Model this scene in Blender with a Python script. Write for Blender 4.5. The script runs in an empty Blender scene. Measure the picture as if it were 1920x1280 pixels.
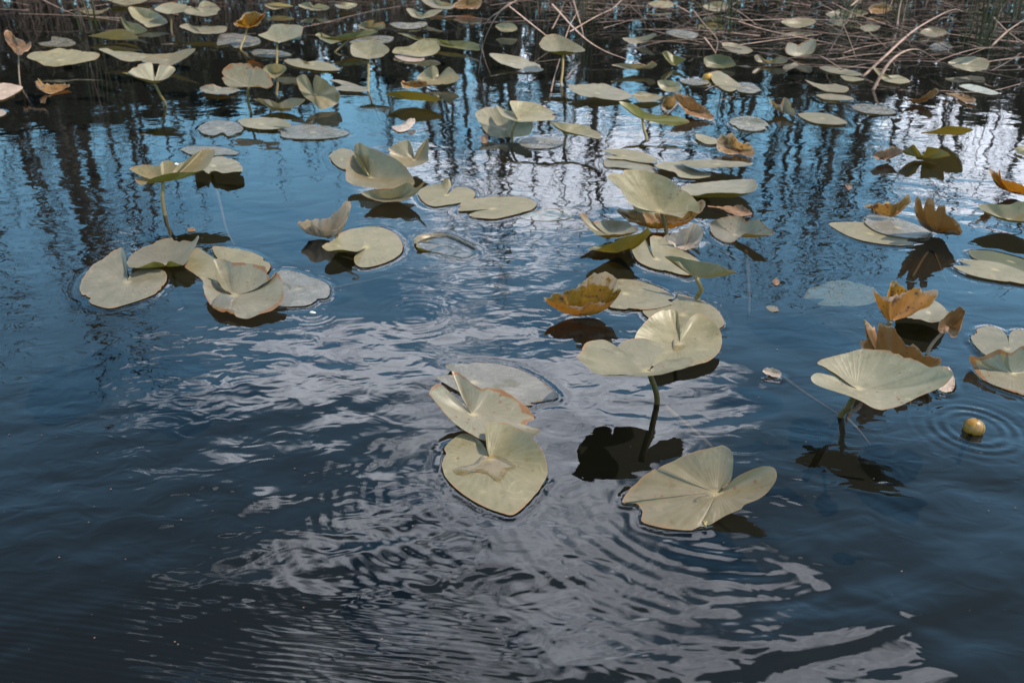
import bpy, bmesh, math, random
import numpy as np
from mathutils import Vector, noise as mnoise

random.seed(7)
rng = np.random.RandomState(11)
SC = bpy.context.scene
COL = SC.collection
R = math.radians

# ------------------------------------------------------------------ camera
CAM_H, PITCH, FPX = 1.0, R(29.0), 1700.0
cam_d = bpy.data.cameras.new('camera')
cam = bpy.data.objects.new('camera', cam_d)
COL.objects.link(cam)
cam.location = (0, 0, CAM_H)
cam.rotation_euler = (R(90) - PITCH, 0, 0)
cam_d.sensor_width = 36.0
cam_d.lens = 36.0 * FPX / 1920.0
cam_d.clip_start = 0.05
cam_d.clip_end = 600
cam_d.dof.use_dof = True
cam_d.dof.focus_distance = 1.95
cam_d.dof.aperture_fstop = 6.0
SC.camera = cam

# ------------------------------------------------------------------ sky and sun
SUN_EL, SUN_AZ = R(57), R(84)         # azimuth measured from +Y (away from the camera) towards +X
SKY_STRENGTH = 0.15
w = bpy.data.worlds.new('World')
SC.world = w
w.use_nodes = True
nt = w.node_tree
nt.nodes.clear()


class NB:
    """small helper that chains shader nodes"""
    def __init__(s, t): s.t = t
    def n(s, kind, **kw):
        o = s.t.nodes.new(kind)
        for k, v in kw.items(): setattr(o, k, v)
        return o
    def put(s, sock, v):
        if hasattr(v, 'links'): s.t.links.new(v, sock)
        elif v is not None: sock.default_value = v
    def m(s, op, a, b=None, c=None, clamp=False):
        o = s.n('ShaderNodeMath', operation=op, use_clamp=clamp)
        for i, v in enumerate((a, b, c)):
            if v is not None: s.put(o.inputs[i], v)
        return o.outputs[0]
    def mix(s, f, a, b, mode='MIX'):
        o = s.n('ShaderNodeMix', data_type='RGBA', blend_type=mode)
        s.put(o.inputs[0], f); s.put(o.inputs[6], a); s.put(o.inputs[7], b)
        return o.outputs[2]
    def ramp(s, v, lo, hi, smooth=True):
        o = s.n('ShaderNodeMapRange')
        o.interpolation_type = 'SMOOTHSTEP' if smooth else 'LINEAR'
        s.put(o.inputs[0], v); s.put(o.inputs[1], lo); s.put(o.inputs[2], hi)
        return o.outputs[0]
    def noise(s, vec, scale, detail=3, rough=.5, dist=0.0, out=0):
        o = s.n('ShaderNodeTexNoise')
        s.put(o.inputs['Vector'], vec); s.put(o.inputs['Scale'], scale)
        o.inputs['Detail'].default_value = detail; o.inputs['Roughness'].default_value = rough
        o.inputs['Distortion'].default_value = dist
        return o.outputs[out]
    def xyz(s, v):
        o = s.n('ShaderNodeSeparateXYZ'); s.put(o.inputs[0], v); return o.outputs
    def comb(s, x, y, z=0.0):
        o = s.n('ShaderNodeCombineXYZ')
        for i, v in enumerate((x, y, z)): s.put(o.inputs[i], v)
        return o.outputs[0]


def rgb(h, a=1.0):
    """sRGB hex to linear"""
    c = [int(h[i:i + 2], 16) / 255 for i in (0, 2, 4)]
    return tuple([x / 12.92 if x <= .04045 else ((x + .055) / 1.055) ** 2.4 for x in c] + [a])


b = NB(nt)
sky = b.n('ShaderNodeTexSky', sky_type='NISHITA')
sky.sun_disc = False
sky.sun_elevation = SUN_EL
sky.sun_rotation = SUN_AZ
sky.air_density = 1.0; sky.dust_density = 0.3; sky.ozone_density = 2.0
gen = b.n('ShaderNodeTexCoord').outputs['Generated']
dx, dy, dz = b.xyz(gen)
az = b.m('ARCTAN2', dx, dy)                       # radians, 0 ahead
el = b.m('ARCSINE', dz)
zc = b.m('MAXIMUM', dz, 0.06)
qx = b.m('DIVIDE', dx, zc); qy = b.m('DIVIDE', dy, zc)
q = b.comb(qx, qy)
# cloud banks: (azimuth, elevation, half width, half height, weight) in degrees
BANKS = [(3, 19, 13, 4.6, .85), (29, 15, 7, 4.5, .8), (-26, 21.5, 4, 2.0, .35),
         (-12, 30.5, 16, 3.2, .78), (-4, 25.0, 12, 1.8, .34), (10, 32, 10, 3.2, .78), (0, 38.5, 12, 4.6, .82),
         (14, 45, 14, 4.8, .92), (0, 11, 60, 2.6, .42), (-20, 41, 13, 3.6, .56), (25, 49, 11, 5.0, 1.1), (-12, 48, 12, 3.0, .66), (33, 43.6, 6, 1.5, .8),
         (40, 30, 6, 8, .3), (-75, 35, 22, 14, .7), (85, 40, 28, 12, .8), (160, 42, 60, 24, .75), (-150, 42, 50, 24, .75)]
tot = 0.0
for (a0, e0, sa, se, wt) in BANKS:
    da = b.m('DIVIDE', b.m('SUBTRACT', az, R(a0)), R(sa))
    de = b.m('DIVIDE', b.m('SUBTRACT', el, R(e0)), R(se))
    rr = b.m('ADD', b.m('MULTIPLY', da, da), b.m('MULTIPLY', de, de))
    g = b.m('MULTIPLY', b.m('EXPONENT', b.m('MULTIPLY', rr, -1.0)), wt)
    tot = g if isinstance(tot, float) else b.m('ADD', tot, g)
nz = b.noise(q, 1.7, 7, .62, .5)
nz2 = b.noise(q, 7.0, 8, .68, .6)
cov = b.m('ADD', tot, b.m('MULTIPLY', b.m('SUBTRACT', nz, .5), 1.25))
cov = b.m('ADD', cov, b.m('MULTIPLY', b.m('SUBTRACT', nz2, .5), .75))
cov = b.ramp(cov, .38, b.m('ADD', .62, b.m('MULTIPLY', b.ramp(el, R(24), R(36)), .12)))
cbright = b.ramp(nz2, .33, .66, False)
ccol = b.mix(cbright, (5.8, 6.3, 7.5, 1), (12.4, 13.2, 14.8, 1))
tint = b.mix(1.0, sky.outputs[0], (0.80, 1.16, 1.08, 1), 'MULTIPLY')
deep = b.m('SUBTRACT', 1.0, b.m('MULTIPLY', b.ramp(el, R(20), R(46)), .72))      # the blue deepens with height
tint = b.mix(1.0, tint, b.comb(deep, deep, deep), 'MULTIPLY')
cd = b.m('SUBTRACT', 1.0, b.m('MULTIPLY', b.ramp(el, R(22), R(50)), .18))
ccol = b.mix(1.0, ccol, b.comb(cd, cd, cd), 'MULTIPLY')
skyc = b.mix(b.m('MULTIPLY', cov, .95), tint, ccol)
bg = b.n('ShaderNodeBackground')
nt.links.new(skyc, bg.inputs[0]); bg.inputs[1].default_value = SKY_STRENGTH
wo = b.n('ShaderNodeOutputWorld'); nt.links.new(bg.outputs[0], wo.inputs[0])

sun_d = bpy.data.lights.new('sun', 'SUN')
sun_d.energy = 3.0; sun_d.angle = R(0.6); sun_d.color = (1.0, .88, .74)
sun = bpy.data.objects.new('sun', sun_d); COL.objects.link(sun)
sdir = Vector((math.sin(SUN_AZ) * math.cos(SUN_EL), math.cos(SUN_AZ) * math.cos(SUN_EL), math.sin(SUN_EL)))
sun.rotation_euler = sdir.to_track_quat('Z', 'Y').to_euler()
sun.location = (2, 6, 9)

SC.view_settings.view_transform = 'Standard'
SC.view_settings.look = 'None'
SC.view_settings.exposure = 1.35
SC.view_settings.gamma = 1.0
SC.cycles.max_bounces = 8
SC.cycles.transparent_max_bounces = 12
SC.cycles.sample_clamp_indirect = 4.0
SC.cycles.caustics_reflective = False
SC.cycles.caustics_refractive = False
SC.cycles.use_denoising = True


# ------------------------------------------------------------------ helpers
def at(x, y, h=0.0):
    """point at height h (metres above the water) on the line of sight of photo pixel x, y"""
    u, v = (x - 960) / FPX, -(y - 640) / FPX
    d = Vector((u, math.cos(PITCH) + v * math.sin(PITCH), -math.sin(PITCH) + v * math.cos(PITCH)))
    t = (h - CAM_H) / d.z
    return Vector((0, 0, CAM_H)) + d * t


def tag(o, label=None, cat=None, group=None, kind=None):
    if label: o['label'] = label
    if cat: o['category'] = cat
    if group: o['group'] = group
    if kind: o['kind'] = kind
    return o


def obj(name, verts, faces, mat, parent=None, loc=(0, 0, 0), smooth=True, uv=None):
    me = bpy.data.meshes.new(name)
    me.from_pydata([tuple(v) for v in verts], [], faces)
    if smooth: me.polygons.foreach_set('use_smooth', [True] * len(me.polygons))
    if uv is not None:
        l = me.uv_layers.new(name='UVMap')
        idx = np.empty(len(me.loops), dtype=np.int32); me.loops.foreach_get('vertex_index', idx)
        l.data.foreach_set('uv', np.asarray(uv, dtype=np.float32)[idx].ravel())
    me.update()
    if mat: me.materials.append(mat)
    o = bpy.data.objects.new(name, me); COL.objects.link(o)
    o.location = loc
    if parent: o.parent = parent
    return o


def empty(name, loc):
    o = bpy.data.objects.new(name, None); COL.objects.link(o)
    o.location = loc; o.empty_display_size = .02
    return o


def tube(pts, radii, n=6, flat=1.0, closed_tip=True):
    """tapered tube along a polyline; flat squashes it towards a blade"""
    V, F = [], []
    pts = [Vector(p) for p in pts]
    side = None
    for i, p in enumerate(pts):
        t = (pts[min(i + 1, len(pts) - 1)] - pts[max(i - 1, 0)]).normalized()
        if side is None:
            side = t.cross(Vector((0, 0, 1)))
            if side.length < .05: side = Vector((1, 0, 0))
            side.normalize()
        side = (side - t * side.dot(t)).normalized()
        up = t.cross(side)
        r = radii[i] if hasattr(radii, '__len__') else radii
        for k in range(n):
            a = 2 * math.pi * k / n
            V.append(p + side * math.cos(a) * r + up * math.sin(a) * r * flat)
    for i in range(len(pts) - 1):
        for k in range(n):
            a, c = i * n + k, i * n + (k + 1) % n
            F.append((a, c, c + n, a + n))
    if closed_tip:
        F.append(tuple(range(n))[::-1]); F.append(tuple(range((len(pts) - 1) * n, len(pts) * n)))
    return V, F


def smooth_path(pts, sub=5):
    pts = [Vector(p) for p in pts]
    out = []
    for i in range(len(pts) - 1):
        p0, p1, p2, p3 = pts[max(i - 1, 0)], pts[i], pts[i + 1], pts[min(i + 2, len(pts) - 1)]
        for k in range(sub):
            t = k / sub
            out.append(.5 * ((2 * p1) + (p2 - p0) * t + (2 * p0 - 5 * p1 + 4 * p2 - p3) * t * t + (3 * p1 - p0 - 3 * p2 + p3) * t ** 3))
    out.append(pts[-1])
    return out


# ------------------------------------------------------------------ materials
def new_mat(name):
    m = bpy.data.materials.new(name); m.use_nodes = True
    m.node_tree.nodes.clear()
    return m, NB(m.node_tree)


def finish(m, b, shader, disp=None):
    o = b.n('ShaderNodeOutputMaterial'); m.node_tree.links.new(shader, o.inputs[0])
    return m


def leaf_mat(name, top, top2, under, spot, spot_amt, edge, edge_w, rough=.40, transl=.38, veins=.55, stain=None, stain_amt=0.0):
    m, b = new_mat(name)
    tc = b.n('ShaderNodeTexCoord')
    oc = tc.outputs['Object']
    rnd = b.n('ShaderNodeObjectInfo').outputs['Random']
    ox, oy, oz = b.xyz(oc)
    seedv = b.n('ShaderNodeVectorMath', operation='ADD'); b.put(seedv.inputs[0], oc)
    b.put(seedv.inputs[1], b.comb(b.m('MULTIPLY', rnd, 37.0), b.m('MULTIPLY', rnd, 91.0)))
    sv = seedv.outputs[0]
    uvy = b.xyz(tc.outputs['UV'])[1]
    ang = b.m('ARCTAN2', oy, ox)
    wob = b.m('MULTIPLY', b.m('SUBTRACT', b.noise(sv, 22, 2), .5), 1.6)
    vein = b.m('SINE', b.m('ADD', b.m('MULTIPLY', ang, 21.0), b.m('MULTIPLY', wob, 1.6)))
    vein = b.m('POWER', b.m('ABSOLUTE', vein), 5.0)                       # narrow ridges between the veins
    vein = b.m('MULTIPLY', vein, b.ramp(uvy, .03, .35))
    n1 = b.noise(sv, 14, 5, .6)
    n2 = b.noise(sv, 90, 5, .65)
    n4 = b.noise(sv, 34, 6, .7, .8)
    col = b.mix(b.ramp(n1, .32, .70), top, top2)
    col = b.mix(b.m('MULTIPLY', b.ramp(n4, .54, .68), .48), col, tuple(list(c * 1.5 for c in top2[:3]) + [1]))
    col = b.mix(b.m('MULTIPLY', b.m('SUBTRACT', 1.0, b.ramp(n4, .33, .48)), .55), col, tuple([top[0] * .72, top[1] * .66, top[2] * .5, 1]))
    col = b.mix(b.m('MULTIPLY', vein, veins), col, tuple(list(c * 1.22 for c in top[:3]) + [1]))
    col = b.mix(b.m('MULTIPLY', b.ramp(n2, .52, .8), .35), col, tuple(list(c * 1.35 for c in top[:3]) + [1]))
    # pale heart where the stalk joins
    col = b.mix(b.m('MULTIPLY', b.m('SUBTRACT', 1.0, b.ramp(uvy, .02, .16)), .45), col, rgb('c9b98a'))
    hv = b.n('ShaderNodeHueSaturation')
    b.put(hv.inputs['Value'], b.m('ADD', .80, b.m('MULTIPLY', rnd, .34)))
    b.put(hv.inputs['Saturation'], b.m('ADD', .8, b.m('MULTIPLY', b.m('FRACT', b.m('MULTIPLY', rnd, 7.3)), .4)))
    b.put(hv.inputs['Color'], col); col = hv.outputs[0]
    if stain:
        sm = b.ramp(b.noise(sv, 9, 4, .6, .4), .60 - stain_amt * .25, .66)
        col = b.mix(b.m('MULTIPLY', sm, .85), col, stain)
    back = b.n('ShaderNodeNewGeometry').outputs['Backfacing']
    uc = b.mix(b.ramp(n1, .3, .7), under, tuple(list(c * .72 for c in under[:3]) + [1]))
    col = b.mix(back, col, uc)
    # spots and the dying rim
    vor = b.n('ShaderNodeTexVoronoi'); b.put(vor.inputs['Vector'], sv); vor.inputs['Scale'].default_value = 70
    sp = b.m('MULTIPLY', b.m('LESS_THAN', vor.outputs['Distance'], .22), b.ramp(b.noise(sv, 20, 3), .60 - .3 * spot_amt, .66))
    bl = b.ramp(b.noise(sv, 30, 6, .7), .68 - .26 * spot_amt, .76 - .2 * spot_amt)
    sp = b.m('MAXIMUM', sp, bl)
    col = b.mix(sp, col, spot)
    ew = b.m('ADD', uvy, b.m('MULTIPLY', b.m('SUBTRACT', b.noise(sv, 13, 6, .7), .53), edge_w * 9.0))
    em = b.ramp(ew, 1.0 - edge_w, 1.0 - edge_w * .35)
    col = b.mix(b.m('MULTIPLY', em, .85), col, edge)
    em2 = b.ramp(uvy, .982, .997)
    col = b.mix(b.m('MULTIPLY', em2, .55), col, b.mix(.6, edge, rgb('a08a6c')))
    bump = b.n('ShaderNodeBump'); bump.inputs['Strength'].default_value = .5; bump.inputs['Distance'].default_value = .0012
    hsum = b.m('ADD', b.m('MULTIPLY', vein, .28), b.m('ADD', b.m('MULTIPLY', n2, .5), b.m('MULTIPLY', n1, 1.6)))
    b.put(bump.inputs['Height'], hsum)
    pr = b.n('ShaderNodeBsdfPrincipled')
    b.put(pr.inputs['Base Color'], col)
    b.put(pr.inputs['Roughness'], b.m('ADD', rough - .16, b.m('MULTIPLY', n4, .36)))
    pr.inputs['Specular IOR Level'].default_value = .48
    b.put(pr.inputs['Normal'], bump.outputs[0])
    tr = b.n('ShaderNodeBsdfTranslucent')
    tcol = b.mix(1.0, col, (1.30, 1.16, .72, 1), 'MULTIPLY')
    b.put(tr.inputs[0], tcol)
    tcol = b.mix(back, tcol, b.mix(1.0, under, (1.2, 1.1, .45, 1), 'MULTIPLY')); b.put(tr.inputs[0], tcol)
    mx = b.n('ShaderNodeMixShader'); b.put(mx.inputs[0], b.m('MULTIPLY', transl, b.m('SUBTRACT', 1.0, b.m('MULTIPLY', back, .55 if name != 'olive_pad' else 0.0))))
    m.node_tree.links.new(pr.outputs[0], mx.inputs[1]); m.node_tree.links.new(tr.outputs[0], mx.inputs[2])
    return finish(m, b, mx.outputs[0])


G1, G2 = rgb('75705a'), rgb('88806a')
UN = rgb('4c471f')
LM = {
    'g': leaf_mat('pale_pad', G1, G2, UN, rgb('74553e'), .13, rgb('8a6a4c'), .035),
    'w': leaf_mat('wet_pad', rgb('6a6860'), rgb('86827a'), UN, rgb('4c4a3a'), .12, rgb('5c4a3a'), .03, rough=.25, stain=rgb('59553f'), stain_amt=.15),
    'k': leaf_mat('khaki_pad', rgb('6e6650'), rgb('7a705a'), rgb('645d28'), rgb('70503a'), .18, rgb('806448'), .04, rough=.36, transl=.36),
    'o': leaf_mat('olive_pad', rgb('565630'), rgb('4c4b2a'), rgb('5a5026'), rgb('5c4526'), .12, rgb('74603a'), .03, transl=.38),
    'y': leaf_mat('orange_pad', rgb('705228'), rgb('946c34'), rgb('a46a26'), rgb('40261a'), .62, rgb('a48c7c'), .11, rough=.5, transl=.45, veins=.1),
    'b': leaf_mat('brown_pad', rgb('644830'), rgb('7c6048'), rgb('74502c'), rgb('3c281c'), .42, rgb('9a7a62'), .08, rough=.6, transl=.25, veins=.1),
    'p': leaf_mat('pinkish_pad', rgb('948478'), rgb('a8988c'), rgb('927c66'), rgb('6b4436'), .22, rgb('b09080'), .05, rough=.45, transl=.3, veins=.1),
    'h': leaf_mat('half_dead_pad', rgb('716d5c'), rgb('7d7766'), rgb('6b5828'), rgb('6a4028'), .26, rgb('7c5230'), .08, rough=.4, transl=.36),
    's': leaf_mat('drowned_pad', rgb('a0a49c'), rgb('b4b6ae'), UN, rgb('3a3226'), .45, rgb('7a6a60'), .05, rough=.3),
}


def simple_mat(name, c1, c2, rough=.6, scale=40, spec=.3, transl=0.0, bumpd=.001):
    m, b = new_mat(name)
    tc = b.n('ShaderNodeTexCoord').outputs['Object']
    rnd = b.n('ShaderNodeObjectInfo').outputs['Random']
    sv = b.n('ShaderNodeVectorMath', operation='ADD'); b.put(sv.inputs[0], tc); b.put(sv.inputs[1], b.comb(b.m('MULTIPLY', rnd, 50.0), rnd))
    n1 = b.noise(sv.outputs[0], scale, 6, .65)
    col = b.mix(b.ramp(n1, .3, .7), c1, c2)
    hv = b.n('ShaderNodeHueSaturation'); b.put(hv.inputs['Value'], b.m('ADD', .5, b.m('MULTIPLY', rnd, .75))); b.put(hv.inputs['Color'], col)
    pr = b.n('ShaderNodeBsdfPrincipled'); b.put(pr.inputs['Base Color'], hv.outputs[0])
    pr.inputs['Roughness'].default_value = rough; pr.inputs['Specular IOR Level'].default_value = spec
    bu = b.n('ShaderNodeBump'); bu.inputs['Strength'].default_value = .6; bu.inputs['Distance'].default_value = bumpd
    b.put(bu.inputs['Height'], n1); b.put(pr.inputs['Normal'], bu.outputs[0])
    sh = pr.outputs[0]
    if transl:
        tr = b.n('ShaderNodeBsdfTranslucent'); b.put(tr.inputs[0], hv.outputs[0])
        mx = b.n('ShaderNodeMixShader'); mx.inputs[0].default_value = transl
        m.node_tree.links.new(sh, mx.inputs[1]); m.node_tree.links.new(tr.outputs[0], mx.inputs[2]); sh = mx.outputs[0]
    return finish(m, b, sh)


M_STALK = simple_mat('stalk_skin', rgb('5a4e2a'), rgb('705e38'), .4, 60)
M_PALE = simple_mat('pale_stalk_skin', rgb('705c48'), rgb('86705a'), .5, 60)
M_REED = simple_mat('dead_reed', rgb('6a564a'), rgb('947a6c'), .6, 30)
M_REED2 = simple_mat('old_reed', rgb('40322b'), rgb('66524a'), .7, 30)
M_RUSH = simple_mat('green_rush', rgb('31371d'), rgb('4b4e2a'), .5, 20, transl=.2)
M_BARK = simple_mat('bark', rgb('2c2723'), rgb('463d36'), .9, 8)
M_DARKLEAF = simple_mat('dark_foliage', rgb('161a12'), rgb('242a1a'), .6, 12, transl=.2)
M_MUD = simple_mat('pond_mud', rgb('1b1712'), rgb('2a241c'), .9, 5)
M_BANK = simple_mat('bank_soil', rgb('362f22'), rgb('4b4330'), .95, 2)
M_BUD = simple_mat('bud_petal', rgb('8a6018'), rgb('a87e30'), .42, 50, spec=.5, transl=.1)
M_SEPAL = simple_mat('bud_sepal', rgb('6d5a1e'), rgb('8c6f2a'), .4, 50)
M_FLUFF = simple_mat('pale_scrap', rgb('c9c6bd'), rgb('e8e6e0'), .6, 50)


def water_mat():
    m, b = new_mat('pond_water')
    pos = b.n('ShaderNodeNewGeometry').outputs['Position']
    px, py, pz = b.xyz(pos)
    dist = b.m('DIVIDE', py, 1.0)
    far = b.ramp(py, 1.4, 4.5, False)
    # gentle wind ripples of several lengths, a touch longer across than along
    v = b.comb(b.m('MULTIPLY', px, .62), py)
    n1 = b.noise(v, 9, 1, .5, 1.0)
    n2 = b.noise(v, 24, 1, .5, 1.3)
    n3 = b.noise(v, 70, 1, .5, .4)
    patch = b.ramp(b.noise(pos, 1.6, 2), .35, .65)
    near = b.m('ADD', b.m('SUBTRACT', 1.0, b.m('MULTIPLY', far, .82)), b.m('MULTIPLY', b.m('SUBTRACT', 1.0, b.ramp(py, .8, 1.6)), 1.0))
    h = b.m('ADD', b.m('MULTIPLY', n1, b.m('MULTIPLY', near, .0016)), b.m('MULTIPLY', n2, b.m('MULTIPLY', b.m('MULTIPLY', near, .00062), b.m('ADD', .35, patch))))
    wl = b.m('SINE', b.m('ADD', b.m('MULTIPLY', b.m('ADD', py, b.m('MULTIPLY', px, .16)), 560.0), b.m('MULTIPLY', n1, 9.0)))
    wm = b.m('MULTIPLY', b.m('MULTIPLY', b.m('SUBTRACT', 1.0, b.ramp(py, .92, 1.08)), b.m('SUBTRACT', 1.0, b.ramp(px, -.15, .12))), .00007)
    h = b.m('ADD', h, b.m('MULTIPLY', wl, wm))
    h = b.m('ADD', h, b.m('MULTIPLY', n3, b.m('MULTIPLY', b.m('MULTIPLY', .00010, patch), b.m('SUBTRACT', 1.0, b.ramp(py, .9, 2.2)))))
    bu = b.n('ShaderNodeBump'); bu.inputs['Strength'].default_value = 1.0; bu.inputs['Distance'].default_value = 1.0
    b.put(bu.inputs['Height'], h)
    fr = b.n('ShaderNodeFresnel'); fr.inputs[0].default_value = 1.48; b.put(fr.inputs[1], bu.outputs[0])
    gl = b.n('ShaderNodeBsdfGlossy'); gl.inputs['Roughness'].default_value = 0.0; b.put(gl.inputs['Normal'], bu.outputs[0])
    gl.inputs[0].default_value = (1, 1, 1, 1)
    tr = b.n('ShaderNodeBsdfTransparent'); tr.inputs[0].default_value = (.80, .84, .80, 1)
    df = b.n('ShaderNodeBsdfDiffuse'); df.inputs[0].default_value = (.0022, .0026, .0028, 1)
    m1 = b.n('ShaderNodeMixShader'); m1.inputs[0].default_value = .40
    m.node_tree.links.new(tr.outputs[0], m1.inputs[1]); m.node_tree.links.new(df.outputs[0], m1.inputs[2])
    m2 = b.n('ShaderNodeMixShader'); b.put(m2.inputs[0], fr.outputs[0])
    m.node_tree.links.new(m1.outputs[0], m2.inputs[1]); m.node_tree.links.new(gl.outputs[0], m2.inputs[2])
    return finish(m, b, m2.outputs[0])


def clear_water_mat():
    m, b = new_mat('puddle_water')
    pos = b.n('ShaderNodeTexCoord').outputs['Object']
    bu = b.n('ShaderNodeBump'); bu.inputs['Distance'].default_value = .001; bu.inputs['Strength'].default_value = .4
    b.put(bu.inputs['Height'], b.noise(pos, 60, 2))
    fr = b.n('ShaderNodeFresnel'); fr.inputs[0].default_value = 1.4; b.put(fr.inputs[1], bu.outputs[0])
    gl = b.n('ShaderNodeBsdfGlossy'); gl.inputs['Roughness'].default_value = .02; b.put(gl.inputs['Normal'], bu.outputs[0])
    tr = b.n('ShaderNodeBsdfTransparent'); tr.inputs[0].default_value = (.97, .94, .86, 1)
    m2 = b.n('ShaderNodeMixShader'); b.put(m2.inputs[0], fr.outputs[0])
    m.node_tree.links.new(tr.outputs[0], m2.inputs[1]); m.node_tree.links.new(gl.outputs[0], m2.inputs[2])
    return finish(m, b, m2.outputs[0])


M_WATER = water_mat()
M_PUDDLE = clear_water_mat()

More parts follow.
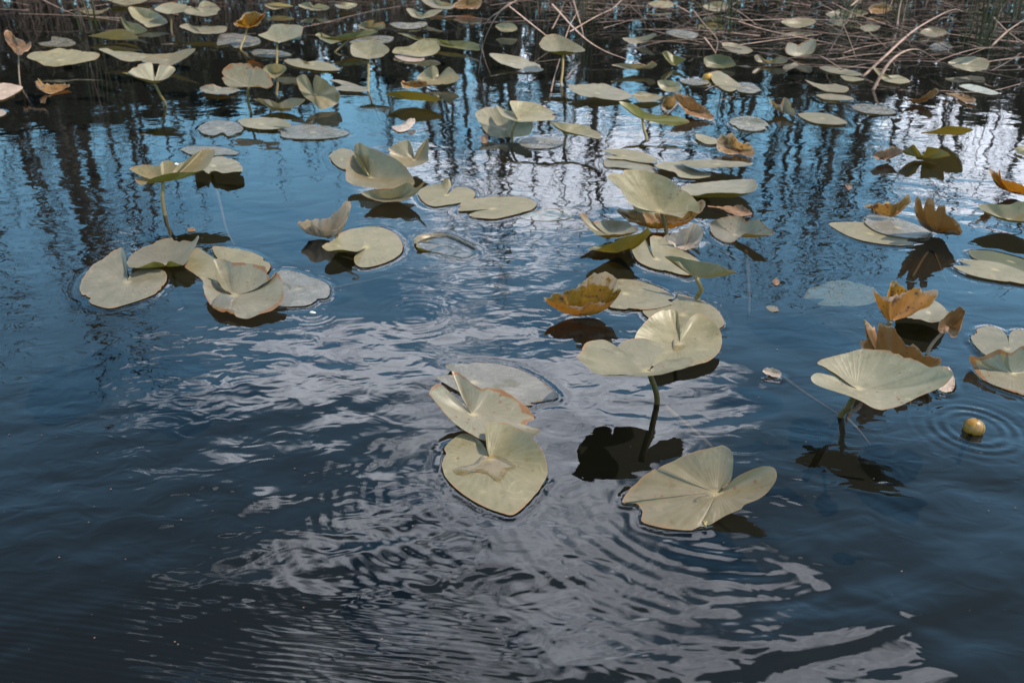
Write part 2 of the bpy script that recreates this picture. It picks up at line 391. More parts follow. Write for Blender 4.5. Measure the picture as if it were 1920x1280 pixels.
# ------------------------------------------------------------------ lily pads (data: one line per pad)
# mat ; label ; centre x,y,h[,power] ; stalk base x,y or - ; rim "x,y[,h]" in photo pixels with heights in cm ; default h
#@@PADS@@
PADS = r"""
g;leftmost pad of the floating left cluster, left lobe folded up, small pool at its heart;240,528,.3;-;225,464,2.6 201,476,1.6 176,495,1 159,516,.4 150,537 155,555 171,569 204,578 232,572 275,558 303,543,.4 313,522,.6 308,508,.8 285,503,.8 258,507,.8 243,517,1 240,522,.5 238,512,1.4 237,490,2.6 232,470,3;.3
k;khaki pad with two scalloped front lobes turned up, just right of the leftmost floating pad;311,499,1.4,1.6;-;240,488,2 252,474,1 278,457,1 314,447,1.2 339,449,2 360,454,3 371,443,5 373,447,5 365,465,4 354,485,3.6 345,496,3.4 334,494,3.4 321,490,3.6 314,492,3.2 311,499,1.6 305,494,3.2 289,490,3.8 277,494,3.6 258,501,3.2 244,502,3 239,496,2.6;3
g;flat pale pad mostly hidden behind the big scorched curled pad;425,500,.5;-;366,465 346,498 359,509 374,520 393,522 410,531 450,535 490,520 507,500 497,486 471,472 438,465 404,461 398,463 402,476 412,490 398,484 383,472;.4
h;large cupped khaki pad with a ragged scorched back rim and a brown pool in it;437,553,1,2;-;401,489,5.6 418,485,6 435,491,6 457,493,6.2 480,496,6.2 499,500,6 505,507,5.4 506,521,4.6 512,523,4.6 519,510,5.4 529,527,4.6 533,550,3.4 528,566,2.6 511,582,1.6 486,589,1.4 466,597,1.2 443,594,1.2 418,586,1.4 398,575,1.6 384,552,2.2 380,527,3.2 375,521,3.6 390,522,3 410,534,2 430,550,1.1 418,541,2.4 408,524,4 403,505,5;2
w;thin wet pad with a nibbled right end lying right of the scorched cupped pad;560,540,.4;-;525,507 542,507 570,514 582,520 598,524 615,534 619,547 612,558 595,560 592,564 588,568 570,573 528,574 500,562 505,525;.3
k;long upturned pad standing on a stalk above its own dark reflection, at far left;306,341,9.2,1.8;309,403;243,317,12 256,312,12.4 275,309,12.6 294,310,12.6 301,309,12.8 305,303,13.4 322,302,13.4 331,306,13 339,305,13 350,300,13.4 365,289,14 380,280,14.5 399,275,15 403,279,15 404,288,14.6 395,304,13.5 383,318,12.6 365,323,12.2 342,322,12.4 312,326,12.4 294,331,12 281,337,11.4 271,346,9.6 262,346,9.4 254,339,9.6 254,334,10 272,333,10.4 292,336,9.8 265,330,11;12
g;pale pad with two front lobes raised off the water, right behind the stalked upturned pad;400,311,1;-;404,294,1 421,294,1 440,300,1.2 451,307,1.6 455,315,2.2 453,321,2.8 438,323,3 421,325,3.2 406,321,3 397,321,3 392,325,1.6 387,323,2.8 380,319,3 365,323,2.8 366,306,1;1
w;thin greyish pad floating flat behind the pad with two raised front lobes;392,283,.3;-;339,280 350,276 378,274 416,276 440,282 448,286 442,290 421,290 400,292 360,290;.3
g;funnel shaped pad on a crooked stalk at upper left above dark water;290,157,9.5,1.4;310,197;229,136,13 240,136,13.5 252,124,15 270,120,15.5 285,119,15 291,145,11 300,120,15 315,122,15 327,126,14 328,133,13.5 317,145,12.5 305,150,12.2 291,152,12 265,147,12 246,142,12.4;13
w;round pale pad with a nicked near edge, left of three floating side by side;411,240,.5;-;372,240 385,229 410,225 440,229 456,240 448,250 428,255 418,249 400,254 380,250;.5
g;pale pad with an olive curled right end, middle of three floating side by side;490,233,.8;-;446,225 470,221 500,220 522,222,2 540,228,3 546,238,2.4 528,241,1 505,243 478,241 455,236;.8
w;flat pad with a shiny wet middle, right end of three floating side by side;588,248,.3;-;520,240 560,234 600,235 640,243 655,250 630,258 580,261 530,257;.3
g;small round pad partly hidden at the left of the tall shell shaped pad;640,299,.4;-;618,294 624,285 641,278 661,282 676,292 672,308 649,318 630,310;.4
k;tall shell shaped pad with a torn brown left side and pale speckles;694,333,3,1.7;-;663,286,8 666,271,10.5 674,268,11 689,275,11 711,283,10.5 739,296,9.5 759,313,7.5 773,332,5 776,346,3.4 762,350,3 745,353,2.6 717,356,2.4 694,352,2.4 661,346,2.6 649,338,3.4 649,316,5 655,296,6.6 663,290,7.4 677,307,5.6 689,326,3.4 682,310,6.5 670,290,9;3
k;pad with two pointed upright lobes and a pale rotten corner behind the shell shaped pad;777,300,3,1.5;-;728,280,6.5 742,270,8 764,262,9 773,276,7 777,294,3.6 782,282,6 801,259,9 804,276,8 803,300,5 790,309,4.4 773,314,4 762,313,4 738,300,4;4
h;low boat shaped pad with thick pinkish rolled rim in front of the shell shaped pad;733,371,.6,2.2;-;678,361,4 694,356,4.4 720,354,4.6 745,351,5 765,341,6.4 774,347,5.6 783,350,5.6 797,341,7.4 791,352,5.4 778,365,3.6 762,374,3 736,378,2.8 711,377,2.8 690,371,3.2 680,366,3.6;3
p;dry pinkish pad rolled into a boat with one tall pointed end;606,444,.4,2.6;-;558,420,4 572,414,5.6 582,412,6.6 600,410,6.4 622,402,8 636,392,9.4 645,382,11 654,376,12 658,386,11 653,406,8.4 642,421,6.4 628,431,4 612,432,3.6 596,428,3.8 586,419,5.6 580,427,3.6 566,428,3.4;5
g;clean oval pad with an upturned left edge beside the rolled pinkish pad;686,464,.5,1.8;-;604,462,3.4 624,445,2.4 652,431,1 689,425,.5 717,427 742,439 755,459 751,476 728,490 700,499 678,501 666,494 665,479,.6 684,466,.6 669,472,2 644,468,3.2 618,470,3.6 608,467,3.6;.4
g;small heart shaped pad with a nibbled stub at its back notch;838,366,.5;-;784,363 793,352 815,346 829,343,1.2 834,336,2.6 842,337,2.6 846,348,1 838,364,.6 857,351 880,353 891,363 883,375 852,382 815,387 796,380;.4
g;long smooth pad with a deep notch on its left, next to the heart shaped pad;922,392,.6;-;859,390 866,379 900,370 942,369 984,370 1005,382 995,394 970,401 928,410 894,408 879,403 894,396 918,393 886,394 863,396;.5
s;drowned pinkish pad just breaking the surface right of the long smooth pad;1015,403,-.6,5;-;976,407 1000,396 1040,391 1068,396 1070,408 1035,414 1000,413;.1
k;nearly sunken pad showing only its thin curled rim in the middle of the pond;836,464,-1.2,7;-;776,448,1.0 786,442,.6 801,438,.5 822,437,.35 843,440,.3 871,453,.25 894,467,.1 888,479,-.2 866,487,-.3 838,481,-.2 812,472,.2 792,466,.8 781,462,1;.2
g;wide winged pad on a thin stalk with a steep left notch, upper middle;970,225,8.2,1.3;960,267;931,199,10 950,207,9.5 964,217,8.8 970,223,8.3 961,206,11 957,190,13 992,191,12.4 1020,200,11 1040,212,10 1036,225,9 1005,228,8.4 972,228,8 942,218,8.8;9
g;broad pad leaning towards us beneath the wide winged pad;946,243,3;-;891,213,7 898,206,8 912,201,8.6 932,201,8.6 965,212,8 998,228,7 995,250,3 981,256,1.6 959,257,1 936,259,1 914,251,1.6 903,237,3.6 896,226,5.6;3
g;small slanted pad on a short stalk right below the wide winged pad;1063,251,5,1.3;1057,277;1030,230,8 1060,231,8 1098,235,7.4 1126,253,6.6 1122,260,6 1095,255,5.8 1060,246,6 1040,237,7;6
w;faint flat pad floating below the broad leaning pad;1012,267,.3;-;976,262 1005,257 1040,260 1056,269 1035,277 995,278 975,271;.3
g;back pad of two close ones left of the long ribbed pads, with a pale midrib;1168,292,.8;-;1131,282 1160,279 1200,284 1230,297 1232,302 1215,306 1172,300 1145,298 1131,291 1160,293 1142,287;.9
g;front pad of two close ones, half covered by the big tilted stalked pad;1180,312,.5;-;1135,298 1172,301 1210,307 1230,317 1230,324 1200,320 1160,314 1135,312;.4
g;small pad with a wavy left edge in front of a long ribbed pad;1278,318,.5;-;1227,310,1.5 1245,303,1 1270,304 1292,314 1325,325 1332,331 1305,335 1275,332 1265,323,1 1240,316,2;.5
g;long straight pad with an olive under edge above its dark reflection;1345,308,2;-;1270,303,2 1310,299,2 1372,302,2.5 1409,305,3.4 1407,310,3.4 1375,313,3.4 1315,315,3.2 1290,311,2.6;3
g;broad pad with rolled up olive near edge, right behind the big tilted stalked pad;1345,368,1.4,2.2;-;1277,350,2 1300,345,1.4 1342,340,1.4 1370,337,2 1410,336,4 1421,345,4.6 1415,358,4.6 1397,362,4.6 1372,361,4.4 1342,362,4.2 1318,364,4 1300,367,3.6 1285,362,3;3
g;big tilted pad on a stalk facing us at the heart of the crowded group;1240,398,7.2,1.5;1250,441;1140,334,15 1145,325,15 1172,319,14.6 1210,320,14.4 1247,332,14 1275,350,13 1297,367,11.4 1310,385,10.4 1312,400,8.6 1292,396,9 1284,404,8 1277,409,7.6 1260,404,7.4 1235,401,7.2 1197,397,7.6 1182,384,10 1177,377,10.8 1166,360,12.6 1160,352,13.2;9
y;yellow brown boat shaped pad under the big tilted stalked pad;1245,428,1,2.4;-;1156,391,5 1175,392,5 1200,393,4.4 1240,393,4.4 1280,389,6 1312,374,8.6 1325,379,8.6 1318,394,6.4 1300,407,5 1275,413,4.4 1240,415,4 1205,419,3.6 1180,412,4 1160,400,4.6;5
h;pale pad with a rolled brown left edge, left of the yellow brown boat shaped pad;1150,444,1.6,2.2;-;1087,402,7 1097,400,7 1105,411,5.4 1112,417,4.6 1135,414,3.6 1165,414,3.4 1185,420,3.6 1197,432,4 1172,439,4 1142,440,3.8 1120,441,3.8 1104,428,4.6 1092,413,6;4
o;olive pad seen from below with a raised pointed tip, over a wide dark reflection;1163,470,1,1.6;-;1100,466,4 1117,469,5 1145,457,8 1167,445,9.4 1200,437,10 1217,424,12.4 1222,434,11.6 1212,440,8 1190,447,6 1150,455,4 1120,461,3.4;5
g;notched flat pad with pale wet heart between two raised olive pads;1229,486,.5,1.6;-;1185,470 1190,460,1 1210,449,2 1222,476,.8 1219,445,2.6 1235,442,2 1265,452,1 1285,470,.8 1312,490 1315,497 1295,515 1265,512 1222,502 1197,490;.5
o;olive pad on a stout stalk with long drooping wings, right of the flat notched pad;1306,521,6,1.5;1307,560;1245,480,9 1262,489,8.6 1282,493,8.2 1310,497,8.2 1338,502,8.2 1382,512,8.6 1366,504,8.8 1347,497,9.2 1320,491,9.4 1290,486,9.4 1262,480,9.4;8
p;crumpled pinkish brown pad right of the stalk of the big tilted pad;1284,459,1,1.6;-;1245,447,3 1267,437,4.4 1280,430,5.4 1292,425,6.4 1302,417,8 1308,421,7 1316,425,6.4 1317,442,4.6 1310,460,3 1292,470,1.4 1277,467,1 1260,457,1.6;3
h;cream pad with dark rolled back and upturned right lobe, right of the crowded group;1378,441,1,2;-;1331,420,1 1342,412,2.6 1360,406,3.6 1385,406,4 1407,414,4.6 1420,411,6 1427,417,5.6 1440,426,5 1451,437,4.4 1445,441,4 1417,440,3.6 1397,439,2.6 1375,454,.5 1357,453,.4 1337,440,.4;2
b;small shrivelled brown pad lying above the cream pad with rolled back;1385,397,.6;-;1325,386,1 1357,388,.6 1380,386,1.4 1400,390,2 1411,401,1 1385,405 1355,393;.6
g;small pale pad touching the upright rusty orange pad;1322,262,.6;-;1305,252,1 1315,252 1342,260 1344,269 1325,270 1307,261,.8;.6
y;rusty orange pad curled upright near upper right of the open water;1378,278,1,1.6;-;1344,268,3.4 1350,255,5.6 1370,251,6.4 1382,260,5 1392,270,3.6 1405,269,4 1415,282,2 1410,294,.6 1387,289,.6 1367,290,.6 1347,282,1.4;3
w;oval pad with wet mossy middle, alone above the rusty orange pad;1403,232,.4;-;1366,228 1378,221 1400,218 1425,222 1440,233 1432,243 1410,246 1385,241;.4
g;clean narrow pad floating alone left of a dark vertical reflection, upper right;1542,222,.5;-;1497,214 1520,211 1555,214 1588,229 1570,234 1530,231 1505,222;.5
w;narrow pad nearest above the clean lone narrow pad, with a torn middle;1637,204,.4;-;1598,199 1620,195 1655,200 1680,210 1665,215 1625,212 1605,206;.4
o;dark olive pad seen from beneath, hovering over a black reflection at upper right;1778,252,2.4,1.6;-;1726,249,4.6 1747,245,6 1775,237,8.6 1803,238,8.8 1825,243,8 1812,247,5 1790,246,4 1755,249,3.4;5
b;long brown half rolled pad at the left of a raised twin lobed pad;1662,297,1,2;-;1635,291,3 1649,285,4 1663,280,4.6 1677,275,5 1691,279,4.6 1690,287,3.6 1675,293,2.6 1655,299,1.8 1638,297,2;3
o;raised pad with two olive pointed lobes above their forked reflection at right;1731,296,1,1.5;-;1692,283,4 1703,277,5 1713,272,6 1722,282,4.4 1730,293,1.6 1735,284,4 1740,276,5.8 1761,279,5.4 1782,291,4.6 1770,294,2 1750,290,1.4 1715,288,1.4 1700,291,2;4
g;flat pale pad lying lowest under a darker muddy pad, right part of the pond;1630,438,.3;-;1555,421 1564,417 1620,417 1680,430 1708,452 1711,459 1677,460 1621,452 1584,439;.3
w;darker muddy pad resting on a flat pale pad below a dry orange curl;1684,427,.8;-;1621,408 1632,403 1677,407 1719,422 1746,434 1744,443 1728,447 1677,443 1643,433 1623,419;.7
y;small dry orange curl standing on the darker muddy pad;1672,406,1.5,1.6;-;1618,384,4 1635,388,3.6 1640,402,2 1650,396,3 1674,407,1.4 1683,396,3.6 1707,381,6 1706,366,8 1697,369,7.6 1678,385,5.4 1670,378,6.6 1660,376,6.6 1646,382,5;4
b;brown boat shaped pad with tall jagged back rim, resting against the darker muddy pad;1763,432,1,2.6;-;1714,390,8.4 1722,408,6.4 1741,420,5.2 1761,430,4.4 1785,434,4.2 1801,438,4 1806,432,5 1795,416,7 1773,402,9.2 1771,391,11 1761,384,12.4 1754,394,10.4 1750,375,13.4 1740,369,14 1731,392,9.6 1725,380,11.6 1719,366,13.4;6
y;brown gold pad with a raised nicked tip, cut by the right edge of the photo;1905,361,1,2;-;1853,314,9.6 1862,317,9 1869,325,8 1874,320,8.6 1880,335,6.6 1900,341,6 1925,349,5.6 1955,357,5 1975,372,3 1940,368,2 1900,362,2 1872,345,4.6 1858,330,7;5
g;pale green raised pad cut by the right edge below the brown gold pad;1890,412,2,1.8;-;1832,387,6 1848,383,6 1875,384,6 1895,383,6 1908,377,7 1940,382,6.6 1970,400,5.6 1960,414,5.4 1920,415,5 1890,411,4.8 1868,406,5 1845,395,5.4;5
o;olive water filled pad lying behind a pale pad at the right edge;1895,490,.3;-;1818,470 1860,471 1902,481 1940,494 1975,515 1950,522 1900,505 1850,492 1825,482;.4
g;pale pad with pointed left notch in front of the olive pad at the right edge;1865,505,.7;-;1794,487,.8 1808,486 1860,490 1900,501 1940,517 1960,532 1919,532 1874,526 1818,515 1787,498 1820,499 1808,493;.6
s;ghostly pad lying just under the water left of the bright orange pad;1575,552,-.25;-;1507,559 1519,539 1554,527 1593,527 1637,539 1650,555 1637,568 1593,575 1534,571 1545,561 1520,560;-.25
y;bright orange spotted pad cupped upright on a stalk at right;1670,602,3.4,1.5;1664,622;1636,543,11.4 1645,552,10.4 1655,555,10 1667,556,10 1682,550,10.2 1700,545,10.6 1714,537,11.2 1741,535,11.4 1760,544,10.6 1757,558,8.8 1741,575,6.6 1725,568,7 1706,548,9.4 1694,536,11.4 1672,528,12.6 1666,545,9.4 1652,565,6.4;8
g;pale pad with a lifted near edge between the orange cup and the dark withered pad;1742,586,2,1.8;-;1690,560,2.4 1730,556,2 1759,567,2 1774,580,2.4 1780,589,2.8 1771,600,3.4 1747,604,3.8 1727,598,3.6 1703,596,3.6 1690,582,3;3
b;dark withered pad crumpled like a fist at the end of a pink stalk;1782,610,6,1.4;1738,664;1759,618,6 1765,598,8.4 1783,586,9.6 1798,577,10.6 1808,582,10 1806,598,8.6 1801,618,6 1792,630,4.6 1774,627,5;7
b;long brown leathery pad with torn peaks standing behind the big clean stalked pad;1690,684,1,2;-;1620,599,13 1629,604,12 1639,613,10.6 1631,622,9.6 1634,640,7.4 1641,655,5.4 1644,630,9 1648,608,12 1658,610,12 1676,616,11 1685,630,9.6 1712,645,8 1735,662,6.4 1762,675,5 1764,684,4 1745,692,3 1700,692,2 1650,680,2.6 1615,652,5.4 1615,636,7.6 1623,624,9.4;5
p;thin pinkish pad remnant poking out behind the right tip of the big fan shaped pad;1775,715,.5;-;1745,712 1765,690,1 1783,692,1.6 1790,712,.8 1786,732 1765,733;.4
g;big clean fan shaped pad on a slanting stalk above its dark reflection, at right;1607,728,8.3,1.6;1575,781;1532,681,10 1548,672,10.5 1584,662,11.5 1622,655,12.3 1661,656,13 1697,663,13.5 1726,678,14 1744,688,14.2 1761,687,14.8 1783,697,15 1786,703,14.6 1768,724,13 1726,742,11 1682,762,9.4 1655,769,8.8 1637,765,8.8 1614,752,8.9 1584,740,9.1 1548,728,9.4 1525,718,9.6 1521,706,9.8 1531,699,9.6 1560,705,9 1604,727,8.4 1578,709,9.2 1548,690,9.8;9
g;round two lobed pad at the right edge, just behind a dark rimmed pad;1889,655,.4;-;1821,634 1825,622 1839,614 1857,611 1878,618 1888,631 1892,650 1892,628 1902,619 1920,618 1950,635 1940,668 1900,680 1865,674 1845,663 1830,648;.4
h;dark rimmed pad with upturned back edge cut by the right edge of the photo;1900,700,.5,1.8;-;1820,665,3.4 1830,669,3.2 1845,667,3.6 1860,659,4.6 1875,653,5.4 1888,660,5 1899,659,5 1920,650,6 1960,660,5 1975,700,1 1950,745 1920,742,.3 1890,731,.3 1863,721,.3 1839,708,.3 1825,690,.5 1819,678,1.6;.3
y;orange cup shaped pad with a crinkled white rim, near the middle of the pond;1090,591,.4,2.8;-;1021,562,4.4 1036,552,5.6 1048,548,6 1060,546,6.2 1072,544,6.4 1082,540,7 1092,529,8.4 1102,520,9.8 1113,514,10.8 1124,513,11 1134,510,11.6 1150,514,11.4 1158,522,10.4 1155,536,8 1150,546,6.6 1158,541,7.2 1166,542,7 1163,549,6 1150,562,5 1129,568,4.4 1110,570,4.2 1092,572,4 1075,570,4.2 1060,569,4.2 1045,568,4.2 1033,566,4.2;5
g;smooth flat pad right beside the orange crinkled cup;1170,550,.5;-;1150,526 1166,523 1192,525 1219,533 1246,544 1268,560 1259,570 1235,577 1206,580 1166,579 1142,574 1138,550;.5
g;flat pad half hidden behind the large heart shaped pad with a brown heart spot;1280,590,.3;-;1206,581 1246,572 1268,560 1272,551 1294,557 1320,565 1344,581 1356,600 1352,613 1300,625 1240,620 1214,594;.3
g;large heart shaped pad with a brown spot at its heart, behind the stalked front pad;1274,643,1.6,1.7;-;1190,634,3 1198,618,3.8 1219,594,4.6 1243,580,5.2 1262,576,5.2 1270,584,4.8 1275,605,4 1276,629,2 1280,615,3.4 1294,597,4.2 1309,588,4.8 1328,597,4.2 1346,613,4 1354,637,2.6 1349,658,2 1333,675,1.8 1304,684,1.6 1272,692,1.4 1240,698,1.4 1205,680,1.6 1190,655,2;2
g;large curled stalked pad with a rusty bitten back rim, covering a heart shaped pad;1216,696,10.6,1.8;1232,755;1082,668,14 1090,661,13.5 1094,647,12.6 1107,639,11.8 1129,636,11 1145,641,10.6 1156,650,10.4 1163,642,10.6 1182,635,10.8 1206,634,10.6 1232,642,10.2 1246,649,9.8 1232,668,9.8 1218,693,10.4 1237,681,9.8 1262,671,9.6 1296,667,9.6 1304,674,10 1305,683,10.5 1272,692,11 1238,702,11.5 1206,705,11.8 1166,702,12.4 1118,700,13.2 1097,684,13.8 1086,675,14;10
w;flat pad with glassy wet streaks, rearmost of the three overlapping front pads;885,716,.3;-;835,685,1.6 855,680,.6 887,679 930,682 967,690 1005,707 1030,726 1045,744 1030,751 1005,759 992,760 940,756 890,748 850,728,.6 823,712,1 821,706,1.2 846,702,.8 870,706,.5 848,696,1;.3
h;upright pad with two rust tipped lobes, middle one of the three overlapping front pads;885,776,2,1.6;-;847,697,6.4 857,696,6.4 875,710,5.8 890,720,5.4 905,729,5 915,725,5 935,729,4.6 960,742,3.8 980,757,2.8 997,772,2.2 1007,782,1.4 990,790,1.2 985,797,1.4 1001,800,1.8 1014,806,2.4 1004,818,1.4 970,822,1 910,826,1.4 880,812,2.2 850,792,3.4 830,770,4.6 812,748,5.8 804,737,6.4 810,725,7 824,720,7 840,730,5.8 857,745,4.4 878,770,2.1 867,747,3.8 855,717,5.4;3
g;large oval pad with a clear star shaped pool, foremost of the three overlapping front pads;918,856,.5,1.8;-;914,795,4 925,791,4.2 950,792,4 972,802,3.6 995,817,4.2 1012,837,3.2 1022,857,2.2 1026,880,1.2 1022,900,.6 1005,925 987,945 962,965 935,959 900,945 867,925 840,900 830,880 827,855 835,837,.5 852,820,.9 865,813,1.2 885,815,1.2 905,832,.9 914,850,.6 912,835,2.4 910,810,3.4;.3
k;forked pad with two raised lobes and a torn corner, nearest to us of all pads;1345,924,2,1.5;-;1168,941,.4 1179,919,.6 1201,898,1.6 1227,879,3 1231,882,2.8 1235,878,3.2 1265,862,4.2 1302,847,5.8 1340,838,7 1357,836,7.4 1372,847,7 1375,866,5.8 1370,900,3.8 1354,920,2.4 1377,896,4.6 1404,881,6 1430,874,6.6 1449,877,6.6 1456,889,6 1452,904,5.4 1434,926,4.4 1407,945,3.2 1362,964,1.8 1329,984,.6 1318,975,1 1323,993,.4 1265,992 1227,986 1203,977 1205,960 1196,945 1182,942;.3
p;tiny pink curled scrap of leaf afloat left of the big clean stalked pad;1448,698,.4,2;-;1430,696,1.2 1438,690,1.6 1452,690,1.4 1465,699,.8 1462,705,.8 1445,703,.8;.8
g;wide pale pad raised above black water, leftmost of the large upper left pads;112,113,5;-;51,108,6 60,98,7 90,96,7.4 110,91,8 140,93,7.6 170,97,7 187,102,6.4 180,112,5 150,118,4 110,124,3.4 85,123,3.6 70,116,4.6;5
g;pale pad with a dipped middle, between two wider ones at upper left;238,105,4;-;185,93,6 200,91,6 215,96,5 240,97,5 270,101,5 290,104,4.6 275,112,3.6 245,115,3.2 225,112,3.6 205,102,5;4
k;pad with an olive upturned right tip at upper left, above the funnel shaped pad;312,113,3.4;-;265,113,3.4 290,102,5 320,100,5.4 340,94,7 366,92,8.6 352,107,6 320,123,2.8 300,121,3 278,119,3;4
o;low dome of a dark olive pad near the upper left corner;215,75,1.6,1.4;-;165,68,3 185,63,4.4 205,57,6 230,55,6.4 248,62,5 262,74,3 240,68,2 190,70,2;4
w;dull wet pad floating flat left of the dark olive dome;108,80,.3;-;70,81 95,77 97,69 120,71 135,75 142,82 130,87 100,88 80,86;.3
g;pale pad standing on edge with its face to us near the top left;278,36,3;-;240,15,9 250,13,9 280,18,8.4 300,28,6 315,42,3.4 300,48,2 278,52,1.4 262,42,3.4 248,32,6;5
g;small umbrella like pad on a straight stalk at the top left;322,24,8,1.3;322,62;290,18,10 305,8,11.6 325,5,12 350,10,11 345,22,9.4 325,26,8.6 308,25,8.6;10
g;heart notched pale pad at the top, right of the small umbrella like pad;378,22,4;-;342,20,5.6 355,12,7 370,15,6 376,5,8 385,2,8.4 400,6,7.4 413,18,5.4 405,27,3.6 385,31,2.8 355,27,3.6;5
k;long wavy pad with brown torn ends below the heart notched pale pad;380,62,2.4,1.8;-;335,50,5 350,44,6 365,50,5 385,52,4.6 410,49,5.6 424,50,5.4 422,60,3.6 395,64,3.4 365,62,3.6 348,55,4.4;4
o;narrow olive pad with a pink curled tip left of the long wavy pad;250,58,2;-;226,32,7 238,40,5.6 258,45,5 276,57,3.6 262,64,1.6 245,62,1.6 234,52,3.4;3
k;thin pad with a bent right tip near the top left corner;178,24,2;-;150,20 165,17,3 185,20 205,15,4 190,26 165,27;2
g;pad cut by the top edge of the photo above the narrow olive pad;238,2,2;-;198,-2,4 230,10,2 255,8,2 278,0,3 270,-12,4 220,-14,4;3
b;withered brown pad bundled on an upright stalk at the far left;36,90,14,1.4;38,160;8,68,17 14,58,19 20,57,19 28,70,17.6 45,78,16.4 50,84,15.4 58,82,16 58,90,14.4 48,96,13.6 38,104,12 28,98,12.6 16,84,14.6;16
y;small rusty pad with a raised left tip below the bundled brown pad;95,170,.6,1.8;-;67,160,3.4 70,148,5.6 80,155,3.6 95,158,2 115,157,1.4 131,161,1.4 115,170,.6 95,176,.4 78,170,1.4;1
p;dull pinkish pad cut by the left edge of the photo;10,172,.4;-;-25,162 5,156 42,163 30,175 5,187 -20,187;.4
p;small pink leaf scrap adrift at the left edge in blue reflections;2,212,.3;-;-14,208 4,206 12,212 2,218 -12,217;.3
y;orange folded pad like a closed hood on a stalk, upper left;464,50,9,1.5;451,92;440,48,12 440,40,13 447,36,14 460,25,16 480,21,17 492,28,16 499,21,17 495,34,14.4 485,46,11.6 468,52,9.6 450,50,11;13
w;flat wet pad behind the stalk of the orange hood;448,76,.4;-;411,66 430,62 460,66 485,72 487,82 465,88 440,90 430,83 408,86;.4
g;pale cupped pad on a stalk right of the orange hood, backed by a twig;520,79,8,1.5;519,121;484,66,11 500,60,12 512,47,15 540,46,15.4 567,50,15 565,66,12 560,73,10 540,76,9.4 522,80,8.8 502,74,9.6;11
w;muddy flat pad crossed by the stalk of the pale cupped pad;508,100,.4;-;471,98 480,93 500,93 530,96 547,103 530,107 500,108 480,106;.4
g;long flat pad with a raised fold across it, above the patch of blue reflections;585,121,.5;-;533,113 560,110 575,116,1.6 600,114 630,124 637,131 610,133 575,129 545,122;.5
h;broad blunt pad on a straight stalk in the upper left, face tilted to us;466,163,11,1.5;471,212;415,142,14 420,128,16 435,120,17.4 460,119,17.6 485,126,17 503,138,15.4 512,160,12 500,166,11 484,161,11.6 470,163,10.8 440,165,10.6 422,158,11.8;12
g;small pad with a crumpled back peeping out right of the broad blunt pad;516,137,6,1.5;519,178;493,130,9 502,122,10.4 516,119,11 532,122,10.4 537,130,9 527,140,7 515,147,5.6 502,142,6.4;8
h;flat olive curl below and left of the broad blunt pad;405,171,1;-;373,167 385,160,2.6 400,158,3 415,164,1.6 440,165,2 450,170 430,176 405,177 385,174;1
k;boat shaped olive pad with a brown rolled rim under the broad blunt pad;525,204,.8,2;-;474,185,4.6 490,186,4.6 507,188,4 522,194,3 535,188,4 547,184,5 572,187,5 562,197,3 545,202,2.4 525,203,2.2 498,198,2.6;3
k;tan pad standing on edge with a split rotten top, upper left of centre;590,178,5,1.4;-;556,147,12 565,140,13.4 574,141,13 583,158,9.4 588,172,6 587,158,9.4 592,141,13 605,147,12 625,160,9 637,175,6 634,193,2 618,201,1 600,205,.6 587,193,2.4 572,183,4.4 562,168,8;5
g;two fold pad lying right behind the tan pad on edge;655,163,1.4;-;620,150,3 640,151,2.4 665,158,1.4 690,167,1.4 685,172,1 652,171,1 622,167,1.4 640,160,1.4;1
g;pale fan shaped pad on a straight dark stalk above blue reflections;691,106,11,1.5;690,172;657,92,14 660,82,15.4 680,77,16.4 702,76,16.6 722,85,15.4 730,95,13.6 717,106,12 690,111,11 662,106,12;13
w;flat wet pad right behind the pale fan shaped pad;698,75,.4;-;655,80 680,70 715,67 738,70 728,80 690,82;.4
o;long ribbon like olive pad on two thin stalks at upper centre;655,74,5,1.5;628,98;591,67,9 602,61,10 607,70,8 630,68,8 660,60,9 690,56,9.4 708,60,9 688,67,7 665,70,6.6 635,76,6 620,82,6;7
h;broken brown rimmed curl behind the ribbon like olive pad;695,52,3,1.7;-;671,50,5 680,42,7 692,38,8 702,39,8 700,44,6 718,42,7.6 722,52,5 708,57,3 685,56,3.4;5
g;tilted pale pad with a wet dark dent, right of the pale fan shaped pad;782,96,2;-;736,99,1.6 742,89,3.6 765,87,4 782,78,6 795,74,7 815,77,6.4 825,90,4 815,102,1.6 785,107,.8 752,102,1;2
p;pinkish drowned leaf piece under the tilted pale pad;768,110,.1;-;740,105 765,103 795,108 790,115 760,115;.1
k;winged pad with a dark cleft, leaning to us at upper centre;812,150,3;-;781,147,4 795,132,7 810,124,9 820,128,7.4 824,145,3.6 830,135,6.4 842,126,8.4 855,137,6 863,146,4.4 845,157,2 812,160,1.4 795,155,2.4;3
y;short golden orange pad rolled up left of the winged pad;778,162,1.4,1.8;-;752,152,4 758,157,3 768,152,4 785,150,4.4 801,154,3.6 800,162,1.6 775,166,.8 755,164,1.6;3
o;long olive pad raised over a deep black reflection at upper centre;775,188,1.6,1.5;-;724,177,4.6 740,171,6 770,170,6.6 802,177,5.6 830,188,3.6 812,187,2.6 790,182,2.4 750,181,2.6;4
o;long sagging olive pad left of the bent dead reeds;855,88,1.6,1.6;-;745,62,4.6 765,65,4 785,71,4 815,72,4 840,77,4 877,77,4.6 903,86,4.6 897,95,2.4 865,92,1.8 827,86,2 790,78,3;4
w;narrow muddy pad floating above the tilted pale pad;765,48,.4;-;730,45 745,42 770,43 797,41 800,48 780,54 750,54;.4
g;pale shallow cup of a pad at the top centre left;790,33,2.4,1.5;-;762,17,6.4 775,17,6.4 790,28,4 805,20,6 830,19,6.6 812,31,3.4 790,35,2.2 772,31,3.4;5
